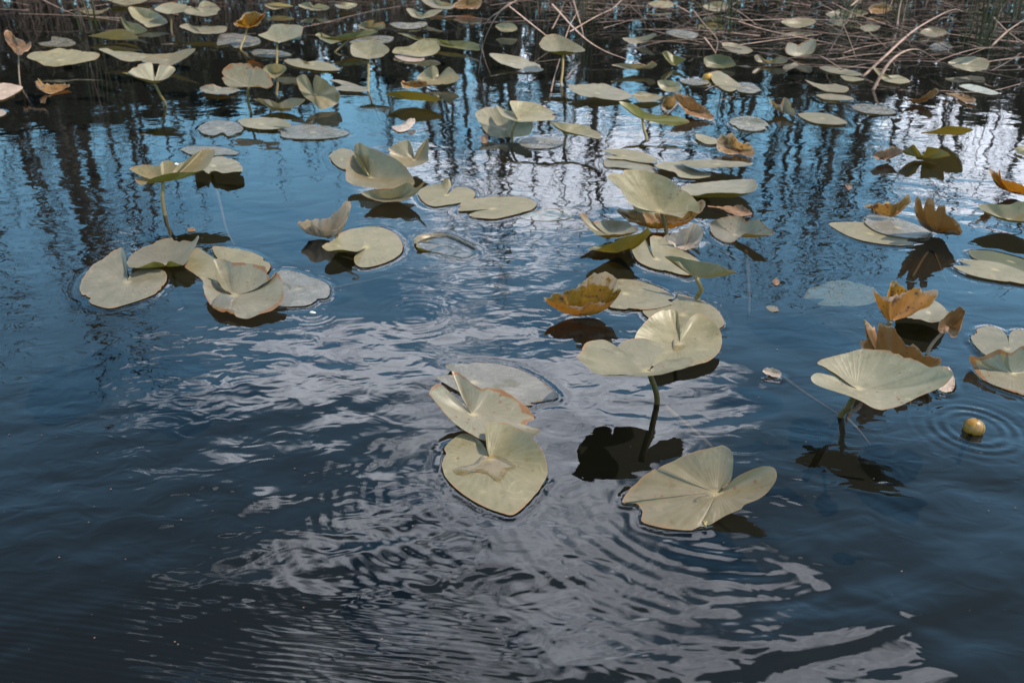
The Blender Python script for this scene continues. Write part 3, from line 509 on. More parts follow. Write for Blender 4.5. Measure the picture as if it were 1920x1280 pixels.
h;tan flat topped pad with brown holes at the top centre left;825,10,3;-;790,0,5 810,-6,7 830,4,5.4 855,10,4.4 842,18,3 810,14,3.4;4
y;olive orange pad cut by the top edge, left of the bent dead reeds;876,10,3;-;848,14,3.4 860,0,7 880,-8,9 903,0,7 897,15,3.4 872,17,2.8;4
g;small dished pad at the very top left of centre;524,12,2.4;-;496,11,4 507,6,5.4 527,6,5.4 550,12,4 535,15,2.6 512,18,2;3
g;pale butterfly like pad beside the small dished pad at the top;590,16,2.4;-;560,10,5 580,4,6.6 587,11,4 600,7,6 618,14,4.6 612,19,3 587,20,2.4 570,16,3.4;3
g;tiny pale pad at the top right of the butterfly like pad;648,12,2;-;630,10 650,5,4 670,9 655,17 638,16;2.4
g;pale hooded pad on a stalk right of the bent dead reeds;1056,104,10,1.6;1052,160;1011,85,13 1020,70,15.6 1040,64,16.6 1062,72,15.6 1085,85,13.6 1097,95,12.4 1080,99,11.8 1058,96,12.4 1040,97,12 1025,96,12;12
g;leaf shaped pad sloping down to the right, between bent reeds and hooded pad;960,120,2;-;917,101,5.6 945,102,5 975,107,4 1000,117,2.4 1020,130,1 1000,136,.6 970,129,1.4 935,117,3;2
g;small pale pad inside the arch of the bent dead reeds;947,54,3;-;929,49,4 942,43,6 962,45,5.6 970,55,3 952,61,1.6 936,57,2.4;3
g;long pale pad with a brown spotted front fold right of centre at upper part;1120,175,1.4,1.5;-;1065,161,4 1092,159,3.4 1130,157,3 1162,167,2 1187,180,1.4 1162,188,1 1120,184,2 1087,179,2.6;2
k;small olive brown pad joined at the right end of the long pale pad;1212,182,1;-;1187,178,2 1200,172,3 1225,176,2 1242,182 1225,190 1200,191;1.4
o;slanting olive and pale pad on a stalk, its right half brown;1205,224,5,1.5;1212,262;1160,191,10 1175,192,9.6 1195,200,8.4 1217,213,6.6 1250,216,6.4 1280,220,6 1292,230,5 1270,235,4 1230,231,4.4 1195,218,6.4 1175,204,8;6
b;ribbed brown pad standing beside the small golden leaf;1297,206,1.6;-;1262,175,8 1280,177,8 1305,190,5.6 1330,210,2.6 1342,225,1 1317,222,.6 1290,215,1.4 1275,197,4;2
y;small golden leaf upright between two brownish pads;1254,200,1.4;-;1240,200,2 1245,188,4.6 1262,181,6 1268,192,4 1260,205,1 1245,207,.6;2
g;small twisted pale pad with a brown base above the small golden leaf;1254,163,2;-;1233,152,4.6 1250,150,5 1275,158,3.6 1272,170,1.4 1250,172,.8 1238,165,2;3
k;very thin raised pad end on to us with a stub at its right;1190,129,1.6,1.6;-;1147,122,4 1180,119,4.4 1215,124,3.6 1222,114,6 1232,122,4 1217,129,2.4 1180,130,2.4;3
o;folded mustard and olive pad beside a dry stick, upper right of centre;1264,122,1.4,1.5;-;1242,100,6 1250,96,7 1263,104,5 1286,110,4.6 1276,118,3 1266,124,1.2 1252,115,3;4
k;pale pad with an olive lifted right tip among the first dead reeds;1195,78,1.6;-;1167,72,3 1192,71,3 1210,67,4.6 1226,63,6 1231,67,5 1210,79,1.4 1185,82,1;2
w;pale sagging pad crossed by reeds above the folded mustard pad;1280,65,1;-;1249,59,2.4 1280,57,2 1310,63,2 1300,72,1 1267,70,1.4;1
g;pale speckled pad holding the yellow flower bud at upper right;1362,154,.6;-;1332,137,2 1351,134,2 1376,150,.8 1389,162,.6 1367,172,.4 1339,156,.8;.6
w;flat mossy pad right of the pad holding the yellow flower bud;1403,165,.3;-;1378,157 1407,156 1425,168 1412,175 1384,171;.3
w;torn pale pad left of the pad holding the yellow flower bud;1302,153,.3;-;1274,152 1296,147 1325,150 1328,157 1300,160;.3
o;olive brown domed pad with a pale edge at upper right;1348,122,1.6,1.4;-;1320,109,5 1335,104,6 1351,103,6.4 1370,109,5 1379,122,2 1357,128,.6 1326,125,1.6;4
k;pale pad on a brown cluster above the olive brown domed pad;1382,93,4;-;1354,81,6.4 1382,82,6 1411,94,4.4 1398,101,3 1375,98,3.6 1358,90,4.6;5
k;curled olive pad with two humps right of the olive brown domed pad;1445,119,.8,1.8;-;1414,106,4 1422,103,4.6 1434,112,2.6 1447,112,3 1462,105,4.6 1478,110,3.6 1472,118,1.6 1445,120,1.2 1420,116,1.6;3
h;cupped dark pad with torn pale tips under leaning reeds;1500,106,1,2;-;1472,91,5 1480,80,7.4 1496,84,6 1512,76,8 1528,75,8.4 1530,92,5 1520,101,3 1495,106,1.6 1477,102,2.6;4
g;pale scalloped pad among reeds at the top right of centre;1495,46,2;-;1465,41,4 1495,33,5.4 1529,39,4 1520,48,2 1492,53,1 1475,48,2.4;2.4
g;thin flat pad whose back is touched by an arching reed tip;1575,134,.6;-;1536,127 1564,126 1601,133 1617,141 1595,142 1557,136;.6
g;small blunt pad floating just right of the thin flat pad;1600,148,.3;-;1576,142 1600,144 1621,149 1601,153 1584,150;.3
k;longer of two pads with an olive fold at their left, right of the dark band;1552,168,1,1.5;-;1509,150,4 1532,157,2.4 1564,158,2 1590,164,2 1586,173,.8 1551,172,.8 1528,163,2;1.4
k;low lying pad with ragged brown right end under the longer folded pad;1558,183,.6;-;1530,178 1552,176 1590,180,1.4 1600,187,1 1570,188 1545,186;.6
h;cupped pad with a brown outlined rim, alone on dark reflections;1470,211,.8,2;-;1442,181,6 1449,190,4.6 1462,197,3.6 1470,183,6 1477,186,5.6 1486,200,4 1493,217,2 1478,214,1.6 1458,205,2.6 1445,194,4.4;3
g;pale pad behind the arching brown reed at right;1675,148,.8;-;1636,125,4 1650,132,3 1664,142,2 1685,141,1.4 1707,153,.6 1685,157,.4 1655,150,1;1
g;pale wide pad just under the long arching reed at far right;1812,121,3;-;1778,117,4 1804,108,6 1836,107,6 1854,115,5 1849,130,2 1820,134,1 1795,127,2.4;3
s;lilac grey sheet like pad floating at far right;1838,168,.2;-;1798,161 1820,158 1851,166 1873,175 1857,178 1820,170;.3
b;brownish curled pad right of a thin dark stem, far right;1725,188,1,1.8;-;1693,186,3 1712,186,2.6 1735,178,4 1755,167,6.4 1757,178,4 1738,189,1.6 1712,192,1;2
y;mottled yellow brown pad beside the lilac grey pad;1800,184,.8;-;1772,174,2.4 1798,176,1.6 1815,180,2 1830,186,1.6 1820,195,.8 1792,184,.6;1
g;pale pad half buried in reeds at the top edge right of centre;1345,12,3;-;1318,12,4 1335,4,6 1358,4,6 1372,14,4 1350,21,2 1330,20,2;3
k;olive edged pad wedged under the level brown reed at the top right of centre;1585,26,3;-;1548,27,3 1570,19,5 1610,18,6 1628,25,4 1600,34,2 1565,34,2;3
g;blunt pale pad leaning on the reeds left of the thick reed stump;1572,38,3;-;1555,40,2 1562,30,5 1580,28,6 1592,38,3.4 1578,50,1;3
y;rusty leaf caught in reeds behind the diagonal reed near the top right;1652,16,3;-;1628,18,3 1640,8,6 1662,7,6 1672,18,3.6 1655,26,1.4 1636,25,1.4;3
w;small pale pad in the gap right of the diagonal reed tip;1762,86,1;-;1742,88 1756,80,2 1778,82,2 1786,90 1765,96 1748,95;.6
g;small flat pad glimpsed among flattened reeds above the arching brown reed;1630,52,2;-;1612,52,2 1628,46,3 1650,50,3 1642,58,1 1622,59,1;2
g;pad edge peeping from the reeds at the top, left of the upper rush tuft;1235,8,3;-;1215,8,3 1232,1,5 1255,4,4 1262,12,2 1240,16,1.6;3
o;olive pad sunk among reeds beside the sagging pale pad;1330,48,1.6;-;1310,48,3 1328,42,4 1352,46,3 1360,54,1 1332,56,.8;2
k;brown edged pad low in the reeds at the far right top;1748,60,2;-;1725,62,2 1742,52,4 1768,54,4 1776,64,2 1750,70,1;2
o;dark olive pad cut by the right edge near bright reflections;1912,283,.6;-;1902,279,1 1925,273,2 1950,280,1 1945,290 1915,291;.6
"""
#@@END@@

PUDDLES = {   # which pad (by start of its label) carries a pool, and the pool's outline in photo pixels
    'large oval pad with a clear star': ('850,877 888,868 905,853 935,853 970,875 952,880 940,900 928,897 912,885 880,882 865,888', .75),
    'large cupped khaki pad': ('396,570 405,556 420,548 442,553 436,572 452,586 425,584 405,578', 1.9),
    'pale green pad with its left lobe': ('221,531 228,523 243,522 256,532 262,540 240,548 221,556', .7),
    'forked pad with two raised': ('1306,930 1318,924 1340,921 1350,920 1345,927 1325,932 1312,933', 2.6),
    'large heart shaped pad with a brown': ('1262,638 1268,634 1283,640 1284,648 1272,652 1264,650', 2.1),
}

FLOAT_RIMS = []          # ground outlines of what touches the water, for the meniscus
ALL_PADS = []


def parse_pts(s, dflt):
    out = []
    for w_ in s.split():
        v = [float(k) for k in w_.split(',')]
        out.append((v[0], v[1], (v[2] if len(v) > 2 else dflt)))
    return out


def closed_spline(P, sub):
    n = len(P); out = []
    for i in range(n):
        p0, p1, p2, p3 = P[(i - 1) % n], P[i], P[(i + 1) % n], P[(i + 2) % n]
        k = max(3, min(12, int((p2 - p1).length / sub)))
        # gentler tangents at sharp corners
        for j in range(k):
            t = j / k
            m1 = (p2 - p0) * .42; m2 = (p3 - p1) * .42
            L = (p2 - p1).length
            if m1.length > L: m1 *= L / m1.length
            if m2.length > L: m2 *= L / m2.length
            h00 = 2 * t ** 3 - 3 * t * t + 1; h10 = t ** 3 - 2 * t * t + t
            h01 = -2 * t ** 3 + 3 * t * t; h11 = t ** 3 - t * t
            out.append(p1 * h00 + m1 * h10 + p2 * h01 + m2 * h11)
    return out


RINGS = [0.0, .10, .22, .36, .5, .62, .73, .82, .89, .94, .975, 1.0]


def pad_blade(name, mat, cen, power, rim, parent, origin, idx, ruffle, updir=False):
    size = max((p - cen).length for p in rim)
    pts = closed_spline(rim, size * .045)
    n = len(pts)
    rb = random.Random(idx * 13 + 5)
    for _ in range(rb.choice((1, 2, 2, 3, 4)) if len(rim) > 7 else 0):        # nibbled and dried-in places along the rim
        c0 = rb.randrange(n); wdt = rb.uniform(1.0, 2.6) * n / 90; dep = rb.uniform(.03, .085) * (1.0 + .4 * ruffle)
        for k in range(-8, 9):
            j = (c0 + k) % n; g = math.exp(-(k / wdt) ** 4) * dep * (1 + .35 * math.sin(k * 2.3))
            pts[j] = pts[j] + (cen - pts[j]) * g
    area = sum(pts[i].x * pts[(i + 1) % n].y - pts[(i + 1) % n].x * pts[i].y for i in range(n))
    Nv = Vector((0, 0, 0))
    for i in range(n): Nv += (pts[i] - cen).cross(pts[(i + 1) % n] - cen)
    ref = Vector((0, 0, 1)) if updir else Vector((0, 0, 1)) + (Vector((0, 0, CAM_H)) - cen).normalized() * .9
    if Nv.dot(ref) < 0: pts.reverse()
    V = [cen - origin]; UV = [(0.5, 0.0)]; F = []
    seed = idx * 3.17
    hz = np.array([p.z for p in pts]); hs = []
    for t in RINGS[1:]:                       # inner rings follow a smoothed rim, so the blade bends softly
        wd = int(n * .17 * (1 - t) ** .65)
        if wd < 1: hs.append(hz); continue
        ker = np.hanning(2 * wd + 3)[1:-1]; ker /= ker.sum()
        hs.append(np.convolve(np.concatenate([hz[-wd:], hz, hz[:wd]]), ker, 'valid'))
    rimw = []
    for j, t in enumerate(RINGS[1:]):
        for i, p in enumerate(pts):
            d = p - cen
            q = cen + Vector((d.x, d.y, 0)) * t
            q.z = cen.z + (hs[j][i] - cen.z) * t ** power
            # uneven surface and a slightly chewed, wavy rim
            nn = mnoise.noise(Vector((p.x * 60 + seed, p.y * 60, seed))) * ruffle
            n2 = mnoise.noise(Vector((q.x * 22 + seed, q.y * 22, seed * 2)))
            n3 = mnoise.noise(Vector((q.x * 60 + seed, q.y * 60, seed * 3)))
            e = t ** 6
            q.x += d.x * nn * .030 * e; q.y += d.y * nn * .030 * e
            lift = min(1.0, abs(q.z) * 60)
            q.z += (n2 * .0042 * lift + n3 * .0016 * lift) * t * (1 - .3 * e) + nn * .003 * e * lift * ruffle
            if ruffle > 1.2: q.z += mnoise.noise(Vector((p.x * 130 + seed, p.y * 130, t * 5))) * .0050 * t * lift + n3 * .003 * lift
            V.append(q - origin); UV.append((i / n, t))
            if t == 1.0: rimw.append(q.copy())
    for i in range(n):
        F.append((0, 1 + i, 1 + (i + 1) % n))
    for j in range(len(RINGS) - 2):
        a0, b0 = 1 + j * n, 1 + (j + 1) * n
        for i in range(n):
            k = (i + 1) % n
            F.append((a0 + i, b0 + i, b0 + k, a0 + k))
    o = obj(name, V, F, mat, parent, (0, 0, 0), True, UV)
    return o, rimw


NAMES = {'g': 'lily_pad', 'w': 'lily_pad', 'k': 'lily_pad', 'o': 'lily_pad', 'y': 'orange_lily_pad',
         'b': 'withered_lily_pad', 'p': 'withered_lily_pad', 'h': 'lily_pad', 's': 'sunken_lily_pad'}
GROUPS = {'g': 'lily pads on the pond', 'w': 'lily pads on the pond', 'k': 'lily pads on the pond', 'o': 'lily pads on the pond',
          'h': 'lily pads on the pond', 'y': 'dying orange lily pads', 'b': 'dying brown lily pads', 'p': 'dying brown lily pads', 's': 'drowned lily pads'}

for idx, line in enumerate([l for l in PADS.strip().splitlines() if l.strip()]):
    mk, label, cs, st, rs, dh = line.split(';')
    dh = float(dh)
    c = [float(v) for v in cs.split(',')]
    power = c[3] if len(c) > 3 else 1.6
    cen = at(c[0], c[1], c[2] / 100)
    rim = [at(x, y, h / 100) for x, y, h in parse_pts(rs, dh)]
    ruffle = {'y': 1.6, 'b': 1.8, 'p': 1.4, 'h': 1.0, 'k': .7}.get(mk, .45)
    mat = LM[mk]
    if st != '-':
        sx, sy = [float(v) for v in st.split(',')]
        base = at(sx, sy, 0)
        root = empty(NAMES[mk], base)
        blade, rimw = pad_blade('leaf_blade', mat, cen, power, rim, root, base, idx, ruffle, mk in 'oyb')
        # blade origin at the heart of the leaf so the veins fan out from there
        off = cen - base
        blade.data.transform(__import__('mathutils').Matrix.Translation(-off)); blade.location = off
        bend = Vector((random.uniform(-.01, .01), random.uniform(-.006, .006), 0))
        low = base + Vector((random.uniform(-.07, .07), random.uniform(-.05, .0), -.13))
        mid = base.lerp(cen, .5) + bend
        path = smooth_path([low, base.lerp(low, .3), base, mid, cen + Vector((0, 0, -.001))], 5)
        rad = .0062 if mk != 'b' else .004
        if (cen - Vector((0, 0, CAM_H))).length > 3.4: rad *= .95
        V, F = tube([p - base for p in path], [rad * (1.1 - .25 * i / len(path)) for i in range(len(path))], 10)
        obj('stalk', V, F, M_PALE if mk == 'b' else M_STALK, root)
    else:
        root, rimw = pad_blade(NAMES[mk], mat, cen, power, rim, None, cen, idx, ruffle, mk in 'oyb')
        root.location = cen
    tag(root, label, 'lily pad', GROUPS[mk])
    low_pts = [p for p in rimw if p.z < .012]
    if mk != 's' and len(low_pts) > len(rimw) * .25:
        FLOAT_RIMS.append(np.array([(p.x, p.y, p.z) for p in rimw]))
    ALL_PADS.append(root)
    for key, (pl, ph) in PUDDLES.items():
        if label.startswith(key):
            pp = [at(x, y, ph / 100) for x, y, _ in parse_pts(pl, 0)]
            pc = sum(pp, Vector()) / len(pp)
            ring = closed_spline(pp, .006)
            if sum(ring[i].x * ring[i - 1].y - ring[i - 1].x * ring[i].y for i in range(len(ring))) > 0: ring.reverse()
            n = len(ring)
            org = root.matrix_world.translation if False else root.location
            V = [pc - org + Vector((0, 0, .0008))]
            for tt, dz_ in ((.5, .0008), (.88, .0007), (1.0, -.0008)):
                V += [pc.lerp(p, tt) - org + Vector((0, 0, dz_)) for p in ring]
            F = [(0, 1 + i, 1 + (i + 1) % n) for i in range(n)]
            for j in range(2):
                F += [(1 + j * n + i, 1 + (j + 1) * n + i, 1 + (j + 1) * n + (i + 1) % n, 1 + j * n + (i + 1) % n) for i in range(n)]
            obj('pool_of_water', V, F, M_PUDDLE, root)


# ------------------------------------------------------------------ the pond surface (real ripples in the mesh)
def axis(lo, fine_lo, fine_hi, hi, step, grow=1.06):
    a = list(np.arange(fine_lo, fine_hi, step))
    s, v = step, a[-1]
    while v < hi:
        s = min(s * grow, 1.5); v += s; a.append(v)
    s, v, left = step, a[0], []
    while v > lo:
        s = min(s * grow, 1.5); v -= s; left.append(v)
    return np.array(left[::-1] + a)


ST = .0052
ax = axis(-14, -1.35, 1.45, 14, ST, 1.035)
ay = axis(-1.2, .72, 2.75, 9.2, ST, 1.02)
X, Y = np.meshgrid(ax, ay)
Z = np.zeros_like(X)
cal = np.clip((2.8 - Y) / 1.6, .26, 1.0)          # the far water is calmer
for k in range(34):
    lam = .055 * (1.075 ** k); th = rng.uniform(0, math.pi)
    if rng.rand() < .5: th = math.pi / 2 + rng.normal(0, .45)
    sl = .0052 * rng.uniform(.6, 1.2)
    amp = sl * lam / (2 * math.pi)
    kx, ky = math.cos(th) * 2 * math.pi / lam, math.sin(th) * 2 * math.pi / lam
    warp = .35 * np.sin(X * rng.uniform(2, 5) + rng.uniform(0, 6)) + .35 * np.sin(Y * rng.uniform(2, 5) + rng.uniform(0, 6))
    Z += amp * cal * np.sin(kx * X + ky * Y + 3 * warp + rng.uniform(0, 6))


def rings(px, py, lam, rmin, rmax, slope, sector=None):
    global Z
    c = at(px, py, 0)
    r = np.hypot(X - c.x, Y - c.y)
    env = np.clip((r - rmin) / (lam * 1.2), 0, 1) * np.clip((rmax - r) / (rmax * .5), 0, 1)
    if sector:
        a = np.arctan2(Y - c.y, X - c.x)
        d = np.angle(np.exp(1j * (a - R(sector[0]))))
        env = env * np.exp(-(d / R(sector[1])) ** 2)
    ph = .9 * np.sin(X * 17 + px) * np.sin(Y * 13 + py) + .6 * np.sin(X * 41 + 2 * Y * 9)
    if sector: env = env * (.65 + .35 * np.sin(X * 23 + 5 * np.sin(Y * 11)) * np.sin(Y * 19 + px)); r = r + .0045 * ph
    Z += slope * lam / (2 * math.pi) * env * np.sin(2 * math.pi * r / lam)


rings(1827, 803, .024, .024, .130, .15)                      # round the bud
rings(1827, 803, .015, .070, .165, .07)
rings(587, 588, .016, .008, .080, .15)                        # a drop beside the nibbled pad
rings(1330, 905, .030, .13, .56, .085, (-122, 52))            # fans out from the nearest pad
rings(1340, 900, .019, .12, .40, .035, (-118, 44))
rings(960, 900, .026, .12, .60, .070, (-140, 45))
rings(780, 590, .024, .03, .16, .03)
# a wake crossing the lower right corner
P0, P1 = at(1930, 1030), at(1180, 1268)
for (w0, amp, off) in ((.048, .0062, 0), (.014, -.0010, -.036), (.016, .0008, .050), (.007, .00035, .022), (.006, .0003, .036), (.006, .0003, -.022), (.05, .0035, -.12)):
    ux, uy = (P1.x - P0.x), (P1.y - P0.y); L = math.hypot(ux, uy); ux /= L; uy /= L
    s = (X - P0.x) * ux + (Y - P0.y) * uy
    d = (X - P0.x) * uy - (Y - P0.y) * ux
    d = d + .045 * np.sin(np.pi * np.clip(s / L, -.4, 1.4)) + .010 * np.sin(s * 9 + 1) + .004 * np.sin(s * 31 + off * 60) * np.sin(s * 12) - off
    Z += amp * np.exp(-(d / w0) ** 2) * np.clip((L * 1.25 - s) / (L * .6), 0, 1) * np.clip(.3 + s * 3, 0, 1)

# water meets the floating pads: flat beneath, drawn up a little along the rim
for poly in FLOAT_RIMS:
    x0, y0 = poly[:, 0].min() - .05, poly[:, 1].min() - .05
    x1, y1 = poly[:, 0].max() + .05, poly[:, 1].max() + .05
    ix = np.where((ax > x0) & (ax < x1))[0]; iy = np.where((ay > y0) & (ay < y1))[0]
    if len(ix) == 0 or len(iy) == 0: continue
    sx, sy = X[iy[0]:iy[-1] + 1, ix[0]:ix[-1] + 1], Y[iy[0]:iy[-1] + 1, ix[0]:ix[-1] + 1]
    inside = np.zeros(sx.shape, bool); best = np.full(sx.shape, 9.0); hz = np.zeros(sx.shape)
    m = len(poly)
    for i in range(m):
        ax_, ay_, az_ = poly[i]; bx_, by_, bz_ = poly[(i + 1) % m]
        if (ay_ > -9) and ay_ != by_:
            cond = ((ay_ > sy) != (by_ > sy)) & (sx < (bx_ - ax_) * (sy - ay_) / (by_ - ay_) + ax_)
            inside ^= cond
        ex, ey = bx_ - ax_, by_ - ay_; l2 = ex * ex + ey * ey + 1e-12
        t = np.clip(((sx - ax_) * ex + (sy - ay_) * ey) / l2, 0, 1)
        dd = np.hypot(sx - ax_ - ex * t, sy - ay_ - ey * t)
        hz = np.where(dd < best, az_ + (bz_ - az_) * t, hz); best = np.minimum(best, dd)
    touch = np.clip((.011 - hz) / .004, 0, 1)
    sub = Z[iy[0]:iy[-1] + 1, ix[0]:ix[-1] + 1]
    damp = np.where(inside, 0.0, np.clip(best / .05, 0, 1))
    lift = np.where(inside, -.0015 - .003 * np.clip(best / .01, 0, 1), .0020 * np.exp(-best / .0065) - .0006 * np.exp(-((best - .018) / .007) ** 2)) * touch
    sub[:] = sub * (touch * damp + (1 - touch)) + lift

nx, ny = len(ax), len(ay)
me = bpy.data.meshes.new('pond_water')
vs = np.stack([X.ravel(), Y.ravel(), Z.ravel()], 1).astype(np.float32)
i0 = (np.arange(ny - 1)[:, None] * nx + np.arange(nx - 1)[None, :]).ravel()
quads = np.stack([i0, i0 + 1, i0 + nx + 1, i0 + nx], 1).astype(np.int32)
me.vertices.add(len(vs)); me.vertices.foreach_set('co', vs.ravel())
me.loops.add(quads.size); me.loops.foreach_set('vertex_index', quads.ravel())
me.polygons.add(len(quads)); me.polygons.foreach_set('loop_start', np.arange(0, quads.size, 4, dtype=np.int32))
me.polygons.foreach_set('loop_total', np.full(len(quads), 4, np.int32))
me.polygons.foreach_set('use_smooth', np.ones(len(quads), bool))
me.update(calc_edges=True); me.validate()
me.materials.append(M_WATER)
water = bpy.data.objects.new('water', me); COL.objects.link(water); tag(water, kind='structure')

# bed and bank: one sheet out to the horizon
gx = np.concatenate([np.linspace(-400, -20, 12), np.linspace(-16, 16, 90), np.linspace(20, 400, 12)])
gy = np.concatenate([np.linspace(-60, -3, 8), np.linspace(-2, 30, 110), np.linspace(36, 400, 14)])
V, F = [], []
for yy in gy:
    for xx in gx:
        shore = 8.1 + .35 * math.sin(xx * .9) + .2 * math.sin(xx * 2.3 + 1)
        e = yy - shore
        side = max(abs(xx) - 13.2, -.8 - yy)
        e = max(e, side)
        z = -.32 if e < -.8 else (-.32 + (e + .8) * .48 if e < 0 else .064 + .42 * (1 - math.exp(-e * .25)) + .012 * max(0, min(e, 60) - 3))
        z += mnoise.noise(Vector((xx * .8, yy * .8, 0))) * (.03 if e < 0 else .07)
        V.append((xx, yy, z))
n = len(gx)
F = [(j * n + i, j * n + i + 1, (j + 1) * n + i + 1, (j + 1) * n + i) for j in range(len(gy) - 1) for i in range(n - 1)]


def ground_mat():
    m, b = new_mat('pond_bed_and_bank')
    pos = b.n('ShaderNodeNewGeometry').outputs['Position']
    n1 = b.noise(pos, 3, 6, .65); n2 = b.noise(pos, 25, 5, .7)
    c = b.mix(b.ramp(n1, .35, .65), rgb('2b251b'), rgb('4a4130'))
    c = b.mix(b.ramp(n2, .5, .8), c, rgb('5c513c'))
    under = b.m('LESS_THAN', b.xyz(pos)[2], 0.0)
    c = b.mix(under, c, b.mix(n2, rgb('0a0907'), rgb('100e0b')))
    pr = b.n('ShaderNodeBsdfPrincipled'); b.put(pr.inputs['Base Color'], c); pr.inputs['Roughness'].default_value = .95
    return finish(m, b, pr.outputs[0])


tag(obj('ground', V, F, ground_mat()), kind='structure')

# ------------------------------------------------------------------ bare trees on the far bank (mirrored in the pond)
def grow_tree(seed, height, r0, lean=0.0):
    rd = random.Random(seed)
    TV, TF, BV, BF = [], [], [], []
    def add(Vt, Ft, pts, rads, nn):
        v, f = tube(pts, rads, nn, closed_tip=False)
        k = len(Vt); Vt.extend(v); Ft.extend([tuple(i + k for i in q_) for q_ in f])
    N = 14; p = Vector((0, 0, -.2)); d = Vector((lean, 0, 1)).normalized(); trunk = []
    for i in range(N + 1):
        trunk.append(p.copy())
        d = (d + Vector((rd.gauss(0, .035), rd.gauss(0, .035), 0))).normalized()
        p = p + d * (height / N)
    rads = [1.5 * r0 * (1 - .85 * (i / N)) for i in range(N + 1)]
    add(TV, TF, trunk, rads, 7)
    def branch(p, d, L, r, lev):
        n_ = 5; pts = [p.copy()]
        for i in range(n_):
            d = (d + Vector((rd.gauss(0, .16), rd.gauss(0, .16), rd.gauss(.05, .10)))).normalized()
            p = p + d * (L / n_); pts.append(p.copy())
        add(BV, BF, pts, [r * (1 - .8 * i / n_) for i in range(n_ + 1)], 3)
        if lev < 2:
            for i in range(1, n_ + 1):
                for _ in range(1 if (lev == 0 or rd.random() < .35) else 0):
                    dd = (d * .6 + Vector((rd.gauss(0, .6), rd.gauss(0, .6), rd.gauss(.25, .3)))).normalized()
                    branch(pts[i], dd, L * rd.uniform(.3, .55), r * .5, lev + 1)
    nb = 17
    for i in range(nb):
        f = .18 + .8 * (i / nb); k = f * N; j = min(int(k), N - 1)
        p0 = trunk[j].lerp(trunk[j + 1], k - j)
        a = rd.uniform(0, 2 * math.pi)
        L = height * rd.uniform(.10, .22) * (1.15 - .7 * f)
        branch(p0, Vector((math.cos(a), math.sin(a), rd.uniform(.35, 1.0))).normalized(), L, r0 * (1 - .88 * f) * .5 + .007, 0)
    return TV, TF, BV, BF


protos = []
for s_, (h_, r_, ln) in enumerate([(9.5, .085, .02), (8.2, .06, -.04), (10.5, .13, .01), (7.0, .045, .05), (8.8, .055, -.01)]):
    TV, TF, BV, BF = grow_tree(50 + s_, h_, r_, ln)
    t1 = obj('trunk', TV, TF, M_BARK); t2 = obj('branches', BV, BF, M_BARK)
    protos.append((h_, t1, t2))
used = [False] * len(protos)


def px_az(x, y=350):
    p = at(x, y); return math.atan2(p.x, p.y)


def plant_tree(az_, dist, topel, kind):
    h0, t1, t2 = protos[kind]
    want = dist * math.tan(R(topel)) - CAM_H - .4
    root = empty('bare_tree', (dist * math.sin(az_), dist * math.cos(az_), .45))
    root.rotation_euler = (0, 0, random.uniform(0, 6.28)); s = want / h0; root.scale = (min(s, 1.15), min(s, 1.15), s)
    tag(root, 'bare leafless tree on the far bank, seen as a wavering mirror image in the water', 'tree', 'bare trees behind the pond')
    if not used[kind]:
        a, c = t1, t2; used[kind] = True
    else:
        a, c = t1.copy(), t2.copy(); COL.objects.link(a); COL.objects.link(c)
    a.parent = root; c.parent = root


